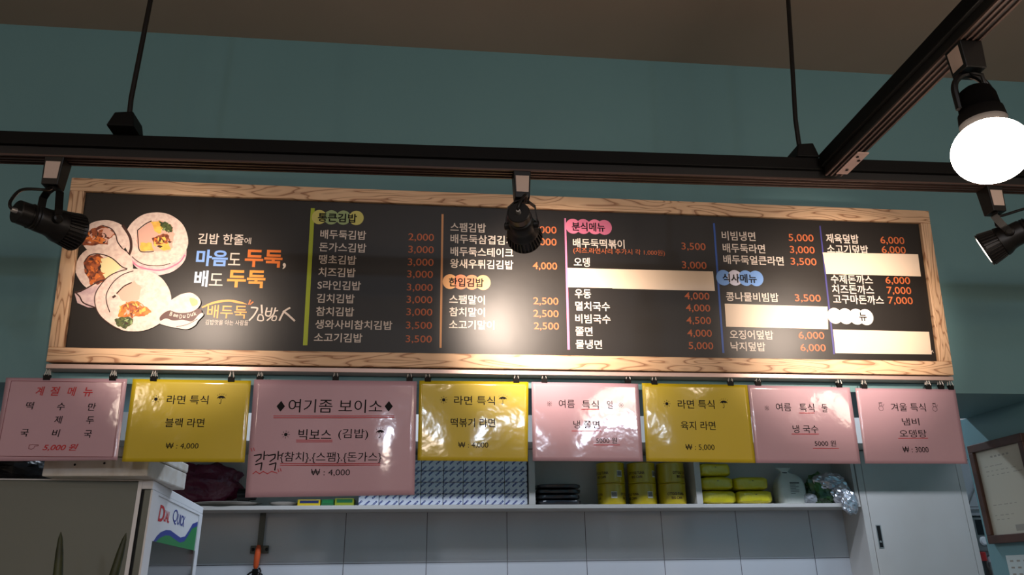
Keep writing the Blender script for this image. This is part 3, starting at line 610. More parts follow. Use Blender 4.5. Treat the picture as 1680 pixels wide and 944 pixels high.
# ------------------------------------------------------------------ binder clips holding the posters to the ledge
def clip_proto():
    r = thing('binder_clip', '', 'clip')
    MB().add([(-.0085, -.006, 0), (.0085, -.006, 0), (.0085, .006, 0), (-.0085, .006, 0), (-.0085, -.002, -.013), (.0085, -.002, -.013), (.0085, .002, -.013), (-.0085, .002, -.013)],
             [(0, 1, 2, 3), (7, 6, 5, 4), (4, 5, 1, 0), (5, 6, 2, 1), (6, 7, 3, 2), (7, 4, 0, 3)], 'black_plastic').build('clip_body', r)
    for s in (-1, 1):
        MB().tube([(-.006, s*.005, -.002), (-.0035, s*.004, .010), (-.004, s*.0035, .020), (0, s*.0035, .024), (.004, s*.0035, .020), (.0035, s*.004, .010), (.006, s*.005, -.002)], .0012, 'clip_wire', 6).build('wire_handle', r, smooth=True)
    return r
CLIPS = [(78, 616, 'left clip of the leftmost pink poster'), (186, 617, 'right clip of the leftmost pink poster'), (253, 618, 'left clip of the leftmost yellow poster'), (380, 619, 'right clip of the leftmost yellow poster'),
 (427, 618, 'left clip of the biggest pink poster'), (551, 618, 'middle clip of the biggest pink poster'), (672, 619, 'right clip of the biggest pink poster'), (702, 619, 'left clip of the middle yellow poster'), (847, 621, 'right clip of the middle yellow poster'),
 (893, 621, 'left clip of the pink poster between two yellow ones'), (1030, 622, 'right clip of the pink poster between two yellow ones'), (1073, 624, 'left clip of the farthest right yellow poster'), (1198, 626, 'right clip of the farthest right yellow poster'),
 (1243, 626, 'left clip of the second pink poster from right'), (1376, 629, 'right clip of the second pink poster from right'), (1417, 631, 'left clip of the rightmost pink poster'), (1522, 632, 'left of three at right end of ledge'),
 (1543, 632, 'middle of three at right end of ledge'), (1559, 633, 'last of three at right end of ledge')]
proto = None
for x, y, lb in CLIPS:
    P = onY(x, y, YP); lab = 'black binder clip with silver wires, ' + lb
    if proto is None: proto = clip_proto(); proto.location = P; proto['label'] = lab; proto['group'] = 'binder clips along the ledge'
    else: dup(proto, P, lab, 'binder clips along the ledge', R(random.uniform(-12, 12)))

# ------------------------------------------------------------------ track beams, hangers, lamps
ZT = 2.33
A = onZ(0, 272, ZT); Bp = onZ(1680, 322, ZT); ang = math.atan2(Bp.y-A.y, Bp.x-A.x)
def beam_parts(root, L0, L1):
    MB().box((L0, -0.055, 0.022), (L1, 0.0, 0.052), 'black_metal').build('beam', root, bevel=0.002)
    MB().box((L0, -0.046, 0.004), (L1, -0.009, 0.022), 'black_matte').build('lighting_track', root)
    m = MB()
    for y in (-0.046, -0.034, -0.0235, -0.012): m.box((L0, y, 0.0), (L1, y+0.004, 0.004), 'track_edge_lit')
    tag(m.build('track_rib', root), 'ribs along the track slot, lamplight painted in as a brownish tone')
mid = (A+Bp)/2
tr = thing('track_beam', 'long black track beam hanging across the front of the menu board', 'track light beam', loc=mid); tr.rotation_euler = (0, 0, ang)
beam_parts(tr, -2.2, 2.2)
XT = 0.852
tr2 = thing('track_beam', 'black track beam running from the long beam toward the viewer at upper right', 'track light beam', loc=(XT, 0.4, ZT)); tr2.rotation_euler = (0, 0, R(90))
beam_parts(tr2, -1.2, 0.4+0.618)
jp = onZ(1382, 282, ZT)
m = MB(); m.box((0.915, -0.052, -0.002), (1.005, -0.026, 0.0), 'aluminium')
for x, y in ((0.93, -0.034), (0.945, -0.045), (0.985, -0.04)): m.lathe([(0, .0035), (.0015, .0025)], 'black_metal', 10, (x, y, -0.0035))
tag(m.build('joint_plate', tr2), 'pale metal joint plate with screws')
def hanger(x, y, xt, yt, label):
    P = onY(x, y, 1.46); P.z = ZT+0.053
    r = thing('suspension_cable', label, 'cable', loc=P)
    MB().add([(-.024, -.034, 0), (.03, -.034, 0), (.03, .03, 0), (-.024, .03, 0), (-.014, -.03, .034), (.022, -.03, .038), (.022, .026, .038), (-.014, .026, .034)],
             [(3, 2, 1, 0), (4, 5, 6, 7), (0, 1, 5, 4), (1, 2, 6, 5), (2, 3, 7, 6), (3, 0, 4, 7)], 'black_metal').build('bracket', r, bevel=0.002)
    T = onY(xt, yt, 1.46)-P; d = T.z; k = (ZC-P.z)/d
    MB().tube([(0.004, 0, 0.03), (T.x*0.15, 0, d*0.25), (T.x*0.5, 0, d*0.55), (T.x, 0, d), (T.x+(k-1)*T.x*.3, 0, d*k)], 0.0055, 'black_plastic').build('cord', r, smooth=True)
hanger(205, 214, 247, 0, 'black cord and bracket holding up the left of the long beam')
hanger(1312, 262, 1293, 0, 'black cord and bracket holding up the right of the long beam')

def curve3(pts, n=6):
    out = []; N = len(pts)
    for i in range(N-1):
        p = [pts[min(max(i+j, 0), N-1)] for j in (-1, 0, 1, 2)]
        for q_ in range(n):
            t = q_/n; out.append(0.5*((2*p[1])+(p[2]-p[0])*t+(2*p[0]-5*p[1]+4*p[2]-p[3])*t*t+(3*p[1]-p[0]-3*p[2]+p[3])*t**3))
    return out+[pts[-1]]
def frame_of(d):
    d = d.normalized(); s = d.cross(V((0, 0, 1))).normalized(); return d, s, s.cross(d)
def spot(ad, aim, label, cordside, light_aim, d0=None, piv=(0, 0.008, -.118), power=1.0):
    r = thing('track_spotlight', label, 'spotlight', loc=ad, group='spotlights on the long track')
    MB().add([(-.019, -.019, 0), (.019, -.019, 0), (.019, .019, 0), (-.019, .019, 0), (-.016, -.016, -.063), (.016, -.016, -.063), (.016, .016, -.063), (-.016, .016, -.063)],
             [(0, 1, 2, 3), (7, 6, 5, 4), (4, 5, 1, 0), (5, 6, 2, 1), (6, 7, 3, 2), (7, 4, 0, 3)], 'black_plastic').build('adapter', r, bevel=0.0015)
    tag(MB().add([(-.0145, -.0194, -.012), (.0145, -.0194, -.012), (.013, -.0175, -.05), (-.013, -.0175, -.05)], [(3, 2, 1, 0)], 'grey_label').build('rating_label', r), 'pale blank-looking label on adapter')
    piv = V(piv); d, s, w = frame_of(V(d0) if d0 else V(aim)-(V(ad)+piv))
    m = MB()
    for sg in (-1, 1):
        path = [V((0, 0, -.063)), V((0, 0, -.068))+s*sg*.016, V((0, 0.002, -.078))+s*sg*.028, piv*0.6+V((0, 0, -.036))+s*sg*.033, piv+s*sg*.032]
        for p0, p1 in zip(path, path[1:]):
            ax = (p1-p0).normalized(); t = ax.cross(w if abs(ax.dot(w)) < .9 else d).normalized(); b = ax.cross(t)
            # flat strip, broad side outwards
            o1 = s*0.0016; o2 = d*0.0075
            if abs(ax.dot(s)) > 0.8: o1 = V((0, 0, 0.0016))
            e = ax*0.001
            vs = [p0-e-o1-o2, p0-e+o1-o2, p0-e+o1+o2, p0-e-o1+o2, p1+e-o1-o2, p1+e+o1-o2, p1+e+o1+o2, p1+e-o1+o2]
            m.add(vs, [(3, 2, 1, 0), (4, 5, 6, 7), (0, 1, 5, 4), (1, 2, 6, 5), (2, 3, 7, 6), (3, 0, 4, 7)], 'black_plastic')
        m.lathe([(-.005, .009), (.004, .009), (.006, .006)], 'black_plastic', 14, piv+s*sg*.0315, s*sg)
    m.build('yoke', r)
    H = lambda pr: [(t*.80, r_*.93) for t, r_ in pr]
    MB().lathe(H([(-.078, .0), (-.078, .0235), (-.0765, .025), (-.052, .0255), (-.05, .0235), (-.046, .0235), (-.044, .0275), (-.040, .0255), (-.036, .0275), (-.032, .0255), (-.028, .028), (0, .029), (.010, .031), (.022, .036), (.032, .0375), (.033, .030), (.05, .028)]), 'black_plastic', 32, piv, d).build('lamp_housing', r, smooth=True)
    m = MB(); a = d.orthogonal().normalized(); b = d.cross(a); n = 30
    m.lathe(H([(.03, .031), (.070, .0385), (.076, .0425), (.078, .0415), (.074, .037), (.05, .02)]), 'black_plastic', 36, piv, d)
    for i in range(n):
        g = 2*math.pi*i/n; rr = a*math.cos(g)+b*math.sin(g); tt = d.cross(rr)*0.0011
        pr = H([(.031, .030), (.034, .037), (.072, .0435), (.072, .036)])
        vs = [piv+d*t+rr*q_-tt for t, q_ in pr]+[piv+d*t+rr*q_+tt for t, q_ in pr]
        m.add(vs, [(0, 1, 2, 3), (7, 6, 5, 4), (0, 4, 5, 1), (1, 5, 6, 2), (2, 6, 7, 3), (3, 7, 4, 0)], 'fin_metal')
    m.build('heat_sink', r)
    MB().lathe(H([(.062, .030), (.0765, .0385), (.0785, .030), (.0795, .0)]), 'bulb_glow', 28, piv, d).build('bulb_face', r, smooth=True)
    bk = piv-d*.0605
    pts = [V((0, -.004, -.063)), V((0, -.012, -.072))+s*cordside*.006, bk*.55+V((0, -.012, -.012))+s*cordside*.012-d*.012, bk+w*.022-d*.012+s*cordside*.006, bk+w*.004-d*.014, bk]
    MB().tube(curve3(pts), .0032, 'black_plastic', 8).build('cord', r, smooth=True)
    MB().lathe([(-.012, .004), (-.004, .0055), (.006, .0055)], 'steel', 12, bk, d).build('cord_gland', r, smooth=True)
    l = bpy.data.lights.new('spot_beam', 'SPOT'); l.energy = P_SPOT*power; l.color = WARM; l.spot_size = R(75); l.spot_blend = 1.0; l.shadow_soft_size = 0.03
    o = bpy.data.objects.new('spot_beam', l); COL.objects.link(o); o.parent = r
    P = piv+d*.07; o.location = P; dv = V(light_aim)-(V(ad)+P)
    o.rotation_euler = dv.to_track_quat('-Z', 'Y').to_euler()
    return r
def board_pt(x, y):
    a, b = q(x, y); return bp.O+bp.u*a+bp.v*b
def track_pt(x, y):
    P = onZ(x, y, ZT); t = (P.x-A.x)/(Bp.x-A.x); P.y = A.y+(Bp.y-A.y)*t-0.0275; return P
spot(track_pt(102, 271), board_pt(285, 450), 'black finned spotlight at left, before the kimbap pictures', -1, board_pt(285, 485), (.56, .80, .03), (.006, 0, -.141), 0.68)
spot(track_pt(854, 292), board_pt(892, 520), 'black finned spotlight at centre, hanging before the menu columns', 1, board_pt(898, 515), power=1.5)
spot(track_pt(1612, 318), board_pt(1385, 515), 'black finned spotlight at right edge, its lit face seen edge-on', 1, board_pt(1385, 520), (-.67, .67, -.29), (.026, 0, -.118), 1.3)

# globe lamp on the beam toward the viewer
gp = V((XT+0.0275, onZ(1604, 80, ZT).y, ZT))
g = thing('globe_lamp', 'glowing round globe bulb hanging from the nearer track beam', 'lamp', loc=gp)
MB().add([(-.02, -.02, 0), (.02, -.02, 0), (.02, .02, 0), (-.02, .02, 0), (-.018, -.018, -.052), (.018, -.018, -.052), (.018, .018, -.052), (-.018, .018, -.052)],
         [(0, 1, 2, 3), (7, 6, 5, 4), (4, 5, 1, 0), (5, 6, 2, 1), (6, 7, 3, 2), (7, 4, 0, 3)], 'black_plastic').build('adapter', g, bevel=0.0015)
tag(MB().add([(-.0205, .014, -.006), (-.0205, -.014, -.006), (-.0188, -.013, -.044), (-.0188, .013, -.044)], [(0, 1, 2, 3)], 'grey_label').build('rating_label', g), 'pale label on adapter side')
m = MB(); m.tube([V((.032*math.sin(t)*(1 if abs(t) < 1.57 else 1), 0.004, -.052-.036*(1-math.cos(t)))) if abs(t) < 1.6 else V((.032*math.copysign(1, t), .004, -.088-(abs(t)-1.6)*.055)) for t in [x*.2 for x in range(-11, 12)]], .0055, 'black_plastic', 8).build('hoop', g, smooth=True)
MB().tube([(0, 0.0, -.05), (.012, -.01, -.062), (.016, -.006, -.076), (0.004, 0, -.088)], .0035, 'black_plastic', 8).build('cord', g, smooth=True)
MB().lathe([(0, .0), (0, .016), (-.006, .024), (-.018, .0285), (-.045, .0305), (-.046, .033), (-.066, .035), (-.068, .031)], 'socket_black', 32, (0, 0, -.082)).build('socket', g, smooth=True)
ov = MB().lathe([(.051*math.cos(t), .0565*math.sin(t)) for t in [math.pi*(0.17+0.83*i/24) for i in range(25)]], 'globe_glow', 40, (0, 0, -.200)); ov.build('globe', g, smooth=True)

# ------------------------------------------------------------------ kitchen: cupboards and shelf
YU, YS = 3.6, 3.8
xs = [(-2.0, -0.42), (-0.418, 1.16), (1.162, 2.77)]
for i, (x0, x1) in enumerate(xs):
    r = thing('wall_cabinet', 'white upper cupboard above the shelf, ' + ('left unit behind the fridge', 'middle unit above the white packs', 'right unit above the tall cabinet')[i], 'cupboard', loc=(x0, YU, 2.112))
    MB().box((0, 0.02, 0), (x1-x0, YK-YU-0.001, 0.6), 'white_board').build('carcass', r)
    w = (x1-x0)/2
    for k in range(2): MB().box((k*w+0.002, 0, 0.0), ((k+1)*w-0.002, 0.018, 0.598), 'white_board').build('door', r, bevel=0.001)
zs = 1.846
sh = thing('wall_shelf', 'white open wall shelf over the tiles, full of packs and cans', 'shelf', loc=(-1.9, YS, zs-0.018))
MB().box((0, 0, 0), (4.075, YK-YS-0.001, 0.018), 'white_board').build('shelf_board', sh, bevel=0.001)
for x in (0.0, 2.394, 3.228, 4.055):
    MB().box((x, 0, 0.0185), (x+(0.03 if x in (2.394, 3.228) else 0.018), YK-YS-0.004, 0.282), 'white_board').build('divider', sh)
tag(MB().box((0.018, YK-YS-0.004, 0.0185), (4.055, YK-YS-0.001, 0.282), 'white_board').build('back_panel', sh))
XC0, XC1 = 2.180, 2.762
tc_ = thing('tall_cabinet', 'tall white cabinet with a recessed dark handle at right', 'cabinet', loc=(XC0, YS, 0))
MB().box((0, 0.018, 0), (XC1-XC0, YK-YS-0.001, 2.11), 'white_board').build('carcass', tc_)
MB().box((0, 0, 0), (0.032, 0.018, 2.11), 'white_board').build('stile', tc_); MB().box((XC1-XC0-0.028, 0, 0), (XC1-XC0, 0.018, 2.11), 'white_board').build('stile', tc_)
dr = MB().box((0.035, -0.001, 0.02), (XC1-XC0-0.031, 0.017, 2.105), 'white_board').build('door', tc_, bevel=0.001)
h0 = onY(1437, 862, YS); h1 = onY(1441, 900, YS)
m = MB(); hx = h0.x-XC0-0.004
m.box((hx, -0.003, h1.z), (hx+0.026, -0.001, h0.z), 'steel'); m.box((hx+0.004, -0.0035, h1.z+0.004), (hx+0.022, -0.003, h0.z-0.004), 'black_matte')
m.lathe([(0, .006), (.003, .005)], 'steel', 12, (hx+0.012, -0.0035, h1.z+0.03), (0, -1, 0))
tag(m.build('handle', dr), 'recessed dark metal pull')

# things on the shelf
Z0 = zs+0.0005
bag = MB(); bag.blob((0, 0, 0.085), (0.19, 0.07, 0.10), 'maroon_plastic', 0.25, 2.4, 3, flat=-0.085)
P = onY(340, 800, 3.89); tag(bag.build('plastic_bag', smooth=True, loc=(P.x-.03, 3.9, Z0+.021)), 'crumpled dark maroon plastic bag on shelf behind the fridge', 'bag')
P = onY(388, 808, 3.86)
tag(MB().lathe([(-.03, .0), (-.03, .03), (.02, .03), (.028, .024), (.05, .024), (.05, .0)], 'black_plastic', 20, (0, 0, .031), (1, 0, 0)).build('flask', smooth=False, loc=(P.x+.045, 3.84, Z0+.021)), 'small black flask lying beside the maroon bag', 'flask')
def tray(x0, x1, label, zoff=0.0):
    a = onY(x0, 820, YS).x; b = onY(x1, 820, YS).x; r = (b-a)/2
    o = MB().lathe([(0, r*.55), (.002, r*.62), (.016, r*.96), (.018, r), (.019, r*.98), (.004, r*.6), (.003, 0)], 'pale_enamel', 40).build('tray', smooth=True, loc=((a+b)/2, 3.885, Z0+zoff))
    o.scale = (1, min(1, 0.105/r), 1)
    return tag(o, label, 'tray')
tray(308, 424, 'wide pale metal tray at the left end of the shelf'); tray(436, 487, 'small metal dish left of the yellow carton')
def carton(x0, x1, hgt, k, label, bandk, dp=0.1):
    a = onY(x0, 822, 3.815).x; b = onY(x1, 822, 3.815).x
    r = thing('carton', label, 'carton', loc=((a+b)/2, 3.815, Z0)); w = (b-a)/2-0.001
    MB().box((-w, 0, 0), (w, dp, hgt), k).build('carton_body', r, bevel=0.002)
    MB().box((-w*.8, -0.0006, hgt*.4), (w*.85, 0, hgt*.85), bandk).build('printed_band', r)
carton(488, 526, 0.028, 'box_yellow', 'yellow carton on shelf under the biggest pink poster', 'box_print'); carton(527, 548, 0.03, 'box_green', 'small dark green carton between two yellowish cartons', 'sign_green'); carton(549, 581, 0.034, 'box_lime', 'lime carton left of the white printed packs', 'box_green')
edges = [588, 622, 655, 690, 727, 760, 797, 828, 866]; X = [onY(e, 815, 3.81).x for e in edges]; hh = 0.0535
ordn = ('first', 'second', 'third', 'fourth', 'fifth', 'sixth', 'seventh', 'eighth'); rown = ('bottom', 'second', 'third', 'top')
rnd = random.Random(3)
for row in range(4):
    for c in range(8):
        if row and c < 2: continue
        w = (X[c+1]-X[c])/2-0.0008
        m = MB(); m.box((-w, 0, 0.0004), (w, 0.15, hh-0.0006), 'wrapper')
        o = m.build('tissue_pack', bevel=0.004, loc=((X[c]+X[c+1])/2, 3.81+rnd.uniform(0, .006), Z0+row*hh))
        tag(o, 'white pack with slanting blue print, %s row, %s from left' % (rown[row], ordn[c if row == 0 else c-2]), 'tissue pack', 'white printed packs stacked on the shelf')
xa, xb = onY(880, 822, 3.81).x, onY(955, 822, 3.81).x
for i in range(4):
    m = MB(); w = (xb-xa)/2; m.blob((0, 0.075, 0.0125), (w*.97, .075, .0123), 'navy_pack', 0.05, 3, i, pw=0.45)
    tag(m.build('flat_pack', smooth=True, loc=((xa+xb)/2+rnd.uniform(-.006, .006), 3.81, Z0+i*0.0255)), 'flat black film-wrapped pack, %s in the stack' % ('lowest', 'second from bottom', 'third from bottom', 'topmost')[i], 'pack', 'black packs left of the cans')
# cans
def can_proto():
    r = thing('food_can', '', 'can'); R_, H_ = 0.0705, 0.102
    MB().lathe([(0, R_-.004), (.001, R_), (.004, R_+.001), (.006, R_-.001), (H_-.006, R_-.001), (H_-.004, R_+.001), (H_-.001, R_), (H_, R_-.004), (H_-.003, R_-.006), (H_-.003, 0)], 'can_yellow', 40).build('can_body', r, smooth=True)
    def around(mb, txt, ang0, z, h, k, wid, bold=.02):
        vs, fs, asp = glyphs(txt, bold); w = wid
        out = [((R_+.0004)*math.sin(ang0+p[0]*w/R_), -(R_+.0004)*math.cos(ang0+p[0]*w/R_), z+p[1]*h) for p in vs]
        mb.add(out, fs, k)
    m = MB()
    around(m, 'OTTOGI TUNA', 0.0, .050, .0135, 'can_text', .088); around(m, 'BIG CAN', 0.05, .031, .0125, 'can_text', .055)
    around(m, 'OTTOGI TUNA', 2.6, .050, .0135, 'can_text', .088); around(m, 'BIG CAN', 2.6, .031, .0125, 'can_text', .055)
    m.build('label_lettering', r)
    m = MB(); n = 6
    for i in range(n):
        g0, g1 = 1.25+i*.07, 1.25+(i+1)*.07
        m.add([((R_+.0003)*math.sin(g_), -(R_+.0003)*math.cos(g_), z) for g_, z in ((g0, .03), (g1, .03), (g1, .062), (g0, .062))], [(0, 1, 2, 3)], 'barcode_white')
    for i in range(13):
        g0 = 1.28+i*.028; g1 = g0+(.014 if i % 3 else .02)
        m.add([((R_+.0006)*math.sin(g_), -(R_+.0006)*math.cos(g_), z) for g_, z in ((g0, .036), (g1, .036), (g1, .058), (g0, .058))], [(0, 1, 2, 3)], 'black_matte')
    m.build('barcode', r)
    return r
cp = None
for c, (px, nm, rz) in enumerate(((1007.5, 'left', -1.5), (1059, 'middle', -1.15), (1108, 'right', 0.0))):
    for row in range(2):
        P = V((onY(px, 815, 3.83).x, 3.882, Z0+row*0.1025)); lb = 'yellow tin can, %s of the %s stack' % (('bottom', 'top')[row], nm)
        if cp is None: cp = can_proto(); cp.location = P; cp['label'] = lb; cp['group'] = 'yellow cans stacked on the shelf'; cp.rotation_euler[2] = rz
        else: dup(cp, P, lb, 'yellow cans stacked on the shelf', rz+row*0.5)
# yellow pouches
for i, (x0, x1, row, lb) in enumerate(((1152, 1210, 0, 'bottom left'), (1211, 1270, 0, 'bottom right'), (1152, 1208, 1, 'middle left'), (1209, 1266, 1, 'upper right'), (1151, 1206, 2, 'top left, in shade'))):
    a, b = onY(x0, 815, 3.815).x, onY(x1, 815, 3.815).x; w = (b-a)/2
    m = MB(); m.blob((0, .08, .0335), (w*1.0, .08, .033), 'pouch_yellow', 0.05, 3.2, i+20, pw=0.42)
    o = m.build('yellow_pouch', smooth=True, loc=((a+b)/2, 3.812, Z0+row*0.0675))
    tag(o, 'shiny yellow plastic pouch on the shelf, %s of the pile' % lb, 'pouch', 'yellow pouches right of the cans')
    e = MB().disc(0, 0, 0.0045, 'can_text', 0, 12, ry=.002); eo = e.build('hang_hole', o); eo.location = (0, -0.0005, .045); eo.rotation_euler = (R(90), 0, 0)
# white bag
a, b = onY(1281, 815, 3.83).x, onY(1328, 815, 3.83).x; w = (b-a)/2
r = thing('sugar_bag', 'upright white bag with twisted dark-tied top and small print', 'bag', loc=((a+b)/2, 3.885, Z0))
m = MB(); prof = [(0, .97, .7), (.004, 1, .85), (.03, 1.03, .95), (.07, 1.0, .9), (.105, .98, .85), (.125, .9, .7), (.148, .62, .4), (.158, .34, .25), (.165, .26, .2), (.185, .55, .12)]
vs = []; n = 32
from mathutils import noise as _nz
for z, sx, sy in prof:
    for j in range(n):
        g = 2*math.pi*j/n; cx_, cy_ = math.cos(g), math.sin(g); cx_ = math.copysign(abs(cx_)**.6, cx_); cy_ = math.copysign(abs(cy_)**.6, cy_)
        k = 1+.05*_nz.noise(V((cx_*2, cy_*2, z*20))); vs.append((cx_*w*sx*k-(0.02 if z > .15 else 0)*z*5, cy_*.06*sy*k, z))
m.add(vs, [(i*n+j, i*n+(j+1) % n, (i+1)*n+(j+1) % n, (i+1)*n+j) for i in range(len(prof)-1) for j in range(n)]+[tuple(range(n))[::-1], tuple(range((len(prof)-1)*n, len(prof)*n))], 'sugar_bag')
m.build('bag_body', r, smooth=True)
MB().tube([(-.018+.019*math.cos(t), .014*math.sin(t), .158) for t in [x*.4 for x in range(16)]], .004, 'black_plastic', 8, True).build('tie', r, smooth=True)
m = MB(); 
for i, wd_ in enumerate((.05, .03, .045, .03, .046, .044, .024)): m.box((-.02, -.0575, .10-i*.0085), (-.02+wd_, -.0565, .1025-i*.0085+(.004 if i == 0 else 0)), 'letter_grey')
m.build('small_print', r)
# snack bag
a, b = onY(1338, 815, 3.8).x, onY(1403, 815, 3.8).x
r = thing('snack_bag', 'crumpled green and silver foil bag drooping over the shelf end', 'bag', loc=((a+b)/2, 3.845, Z0))
def crumple(mb, c, rad, k, seed, pw=.7):
    from mathutils import noise
    vs = []; fs = []; nu, nv = 30, 18
    for i in range(nv+1):
        th = math.pi*i/nv
        for j in range(nu):
            ph = 2*math.pi*j/nu; d = V((math.sin(th)*math.cos(ph), math.sin(th)*math.sin(ph), math.cos(th)))
            w_ = noise.voronoi(d*1.9+V((seed, 0, 0)))[0]; q_ = 0.78+.42*w_[0]+.12*noise.noise(d*5+V((0, seed, 0)))
            p = V((d.x*rad[0], d.y*rad[1], d.z*rad[2]))*q_; vs.append(V(c)+p)
    for i in range(nv):
        for j in range(nu): fs.append((i*nu+j, (i+1)*nu+j, (i+1)*nu+(j+1) % nu, i*nu+(j+1) % nu))
    mb.add(vs, fs, k)
m = MB(); crumple(m, (-.025, .03, .075), (.085, .06, .085), 'bag_green', 2.0); m.build('bag_body', r)
m = MB(); crumple(m, (.0, .0, .11), (.08, .05, .045), 'bag_silver', 5.0); crumple(m, (.045, -.015, .055), (.055, .045, .06), 'bag_silver', 9.0); tag(m.build('foil_lining', r), 'silver inside of the bag')
m = MB(); crumple(m, (.055, -.075, -.0), (.042, .022, .06), 'bag_silver', 14.0); tag(m.build('bag_flap', r), 'silver flap hanging below the shelf')
P = onY(1338, 815, 3.83); m = MB(); crumple(m, (0, 0, .024), (.034, .03, .026), 'clear_film', 4.0); tag(m.build('plastic_film', loc=(P.x-.03, 3.832, Z0)), 'scrunched clear film beside the green and silver bag', 'plastic wrap')

# hanging tool on the tiles
t0, t1 = onY(432, 838, 3.97), onY(426, 894, 3.97)
r = thing('hanging_bar', 'grey metal bar hanging from the shelf down the tiles', 'rack', loc=(t0.x, 3.975, t1.z))
MB().box((-.0135, -.004, -0.005), (.0135, .004, zs-0.0185-t1.z), 'grey_bar').build('bar', r, bevel=0.001)
MB().box((-.045, .004, -.04), (.04, .012, -.004), 'grey_bar').build('hook_plate', r, bevel=0.002)
for x in (-.032, .032): MB().lathe([(0, .008), (.006, .006), (.008, .003)], 'black_plastic', 14, (x, .004, -.022), (0, -1, 0)).build('screw', r)
P = onY(424, 897, 3.95); Q = onY(421, 930, 3.95)
r = thing('hand_tool', 'orange handled kitchen tool with a black loop on the tiles', 'kitchen tool', loc=(P.x, 3.955, P.z))
MB().tube([(0, 0, .006), (0, 0, -.01), (-.002, 0, -.05), (-.004, 0, -.09), (-.005, 0, -.10)], [.008, .013, .014, .012, .007], 'orange_grip', 14).build('handle', r, smooth=True)
MB().box((-.017, -.012, -.15), (.009, .012, -.10), 'black_metal').build('collar', r, bevel=0.003)
m = MB(); m.tube([(-.005+.045*math.cos(t), 0.0, -.165+.055*math.sin(t)) for t in [x*.2618 for x in range(24)]], .0045, 'black_plastic', 8, True); m.build('loop', r, smooth=True)
MB().tube([(.012, 0, -.095), (.02, 0, -.11), (.014, 0, -.13)], .004, 'black_plastic', 8).build('hook', r, smooth=True)

# ------------------------------------------------------------------ fridge and what lies on it
YF = 2.28
fc = onY(231, 788, YF); fz = fc.z; fa = R(5.6)
ff = thing('glass_door_fridge', 'upright fridge with grey side and white glass door at left', 'fridge', loc=(fc.x, fc.y, 0)); ff.rotation_euler = (0, 0, fa)
W_, L_ = 0.72, 0.84
MB().box((-W_, 0, 0.05), (0, L_, fz-0.003), 'fridge_grey').build('side_panel', ff, bevel=0.004)
tag(MB().box((-W_, 0.0, fz-0.003), (0, L_, fz), 'fridge_white').build('top_panel', ff))
MB().box((-0.004, -0.003, 0.05), (0.006, 0.0, fz), 'fridge_white').build('corner_trim', ff)
MB().box((0.0, 0.0, fz-0.024), (0.034, L_, fz), 'fridge_white').build('hood', ff, bevel=0.002)
MB().box((0.0, 0.012, 0.1), (0.013, L_-.012, fz-0.025), 'black_matte').build('door_gasket', ff)
dz = fz-0.0255; FX = 0.033
fd = MB().box((0.013, 0.002, 0.10), (0.030, L_-.002, dz), 'fridge_grey').build('door', ff, bevel=0.002)
cf, sf = math.cos(fa), math.sin(fa)
dp = Plane((fc.x+cf*(FX+.0002), fc.y+sf*(FX+.0002), 0), (-sf, cf, 0), (0, 0, 1)); qd = dp.at     # the door's face: u runs into the kitchen
s_tl, s_tr, s_br, s_bl = qd(257, 818), qd(326, 841), qd(321, 902), qd(250, 891)
ua, ub, va, vb = (s_tl[0]+s_bl[0])/2, (s_tr[0]+s_br[0])/2, (s_bl[1]+s_br[1])/2, (s_tl[1]+s_tr[1])/2
ub = min(ub, L_-.05); ua = max(ua, .02)
m = MB()
for y0_, y1_, z0_, z1_ in ((0.002, ua, .10, dz), (ub, L_-.002, .10, dz), (ua, ub, vb, dz), (ua, ub, .10, .17)): m.box((0.030, y0_, z0_), (FX+.002, y1_, z1_), 'fridge_white')
m.build('door_frame', fd)
MB().box((0.030, ua, 0.17), (FX-.001, ub, vb), 'dark_glass').build('glass', fd)
m = MB()
def fpoly(pts, k, x): m.add([(FX-.001+x, u, v) for u, v in pts], [tuple(range(len(pts)))], k)
fpoly([(ua, va), (ub, va), (ub, vb), (ua, vb)], 'fridge_white', .0003)
wav = [qd(x/4, 740+y/4) for x, y in ((1008, 603), (1030, 560), (1055, 535), (1090, 520), (1120, 522), (1150, 545), (1185, 570), (1215, 562), (1240, 525), (1265, 480), (1300, 465))]
wav = [(min(max(u, ua), ub), max(v, va+.001)) for u, v in wav]
for (u0_, v0_), (u1_, v1_) in zip(wav, wav[1:]):
    g0_, g1_ = max(va, v0_-.016), max(va, v1_-.016)
    fpoly([(u0_, va-.0001), (u1_, va-.0001), (u1_, g1_), (u0_, g0_)], 'sign_green', .0006); fpoly([(u0_, g0_), (u1_, g1_), (u1_, v1_), (u0_, v0_)], 'sign_blue', .0007)
tag(m.build('sign_panel', fd), 'white sign with a green and blue wave')
def sign_word(txt, l, r_, hgt, k):
    a0, a1 = qd(*l), qd(*r_); vs, fs, _ = glyphs(txt, 0.0 if txt == 'Q' else .02, .12); mm = MB()
    mm.add([(FX, (a0[0]+a1[0])/2+p[0]*(a1[0]-a0[0]), (a0[1]+a1[1])/2+p[1]*hgt) for p in vs], fs, k)
    return mm.build('sign_lettering', fd)
for w_ in (('D', (261, 842), (270, 844.5), .046, 'sign_red'), ('UAL', (269.5, 847), (278.5, 849.5), .033, 'sign_red'), ('Q', (284, 847.5), (291.5, 850), .046, 'sign_blue'), ('UICK', (291.5, 853), (303.5, 856), .034, 'sign_blue')): sign_word(*w_)

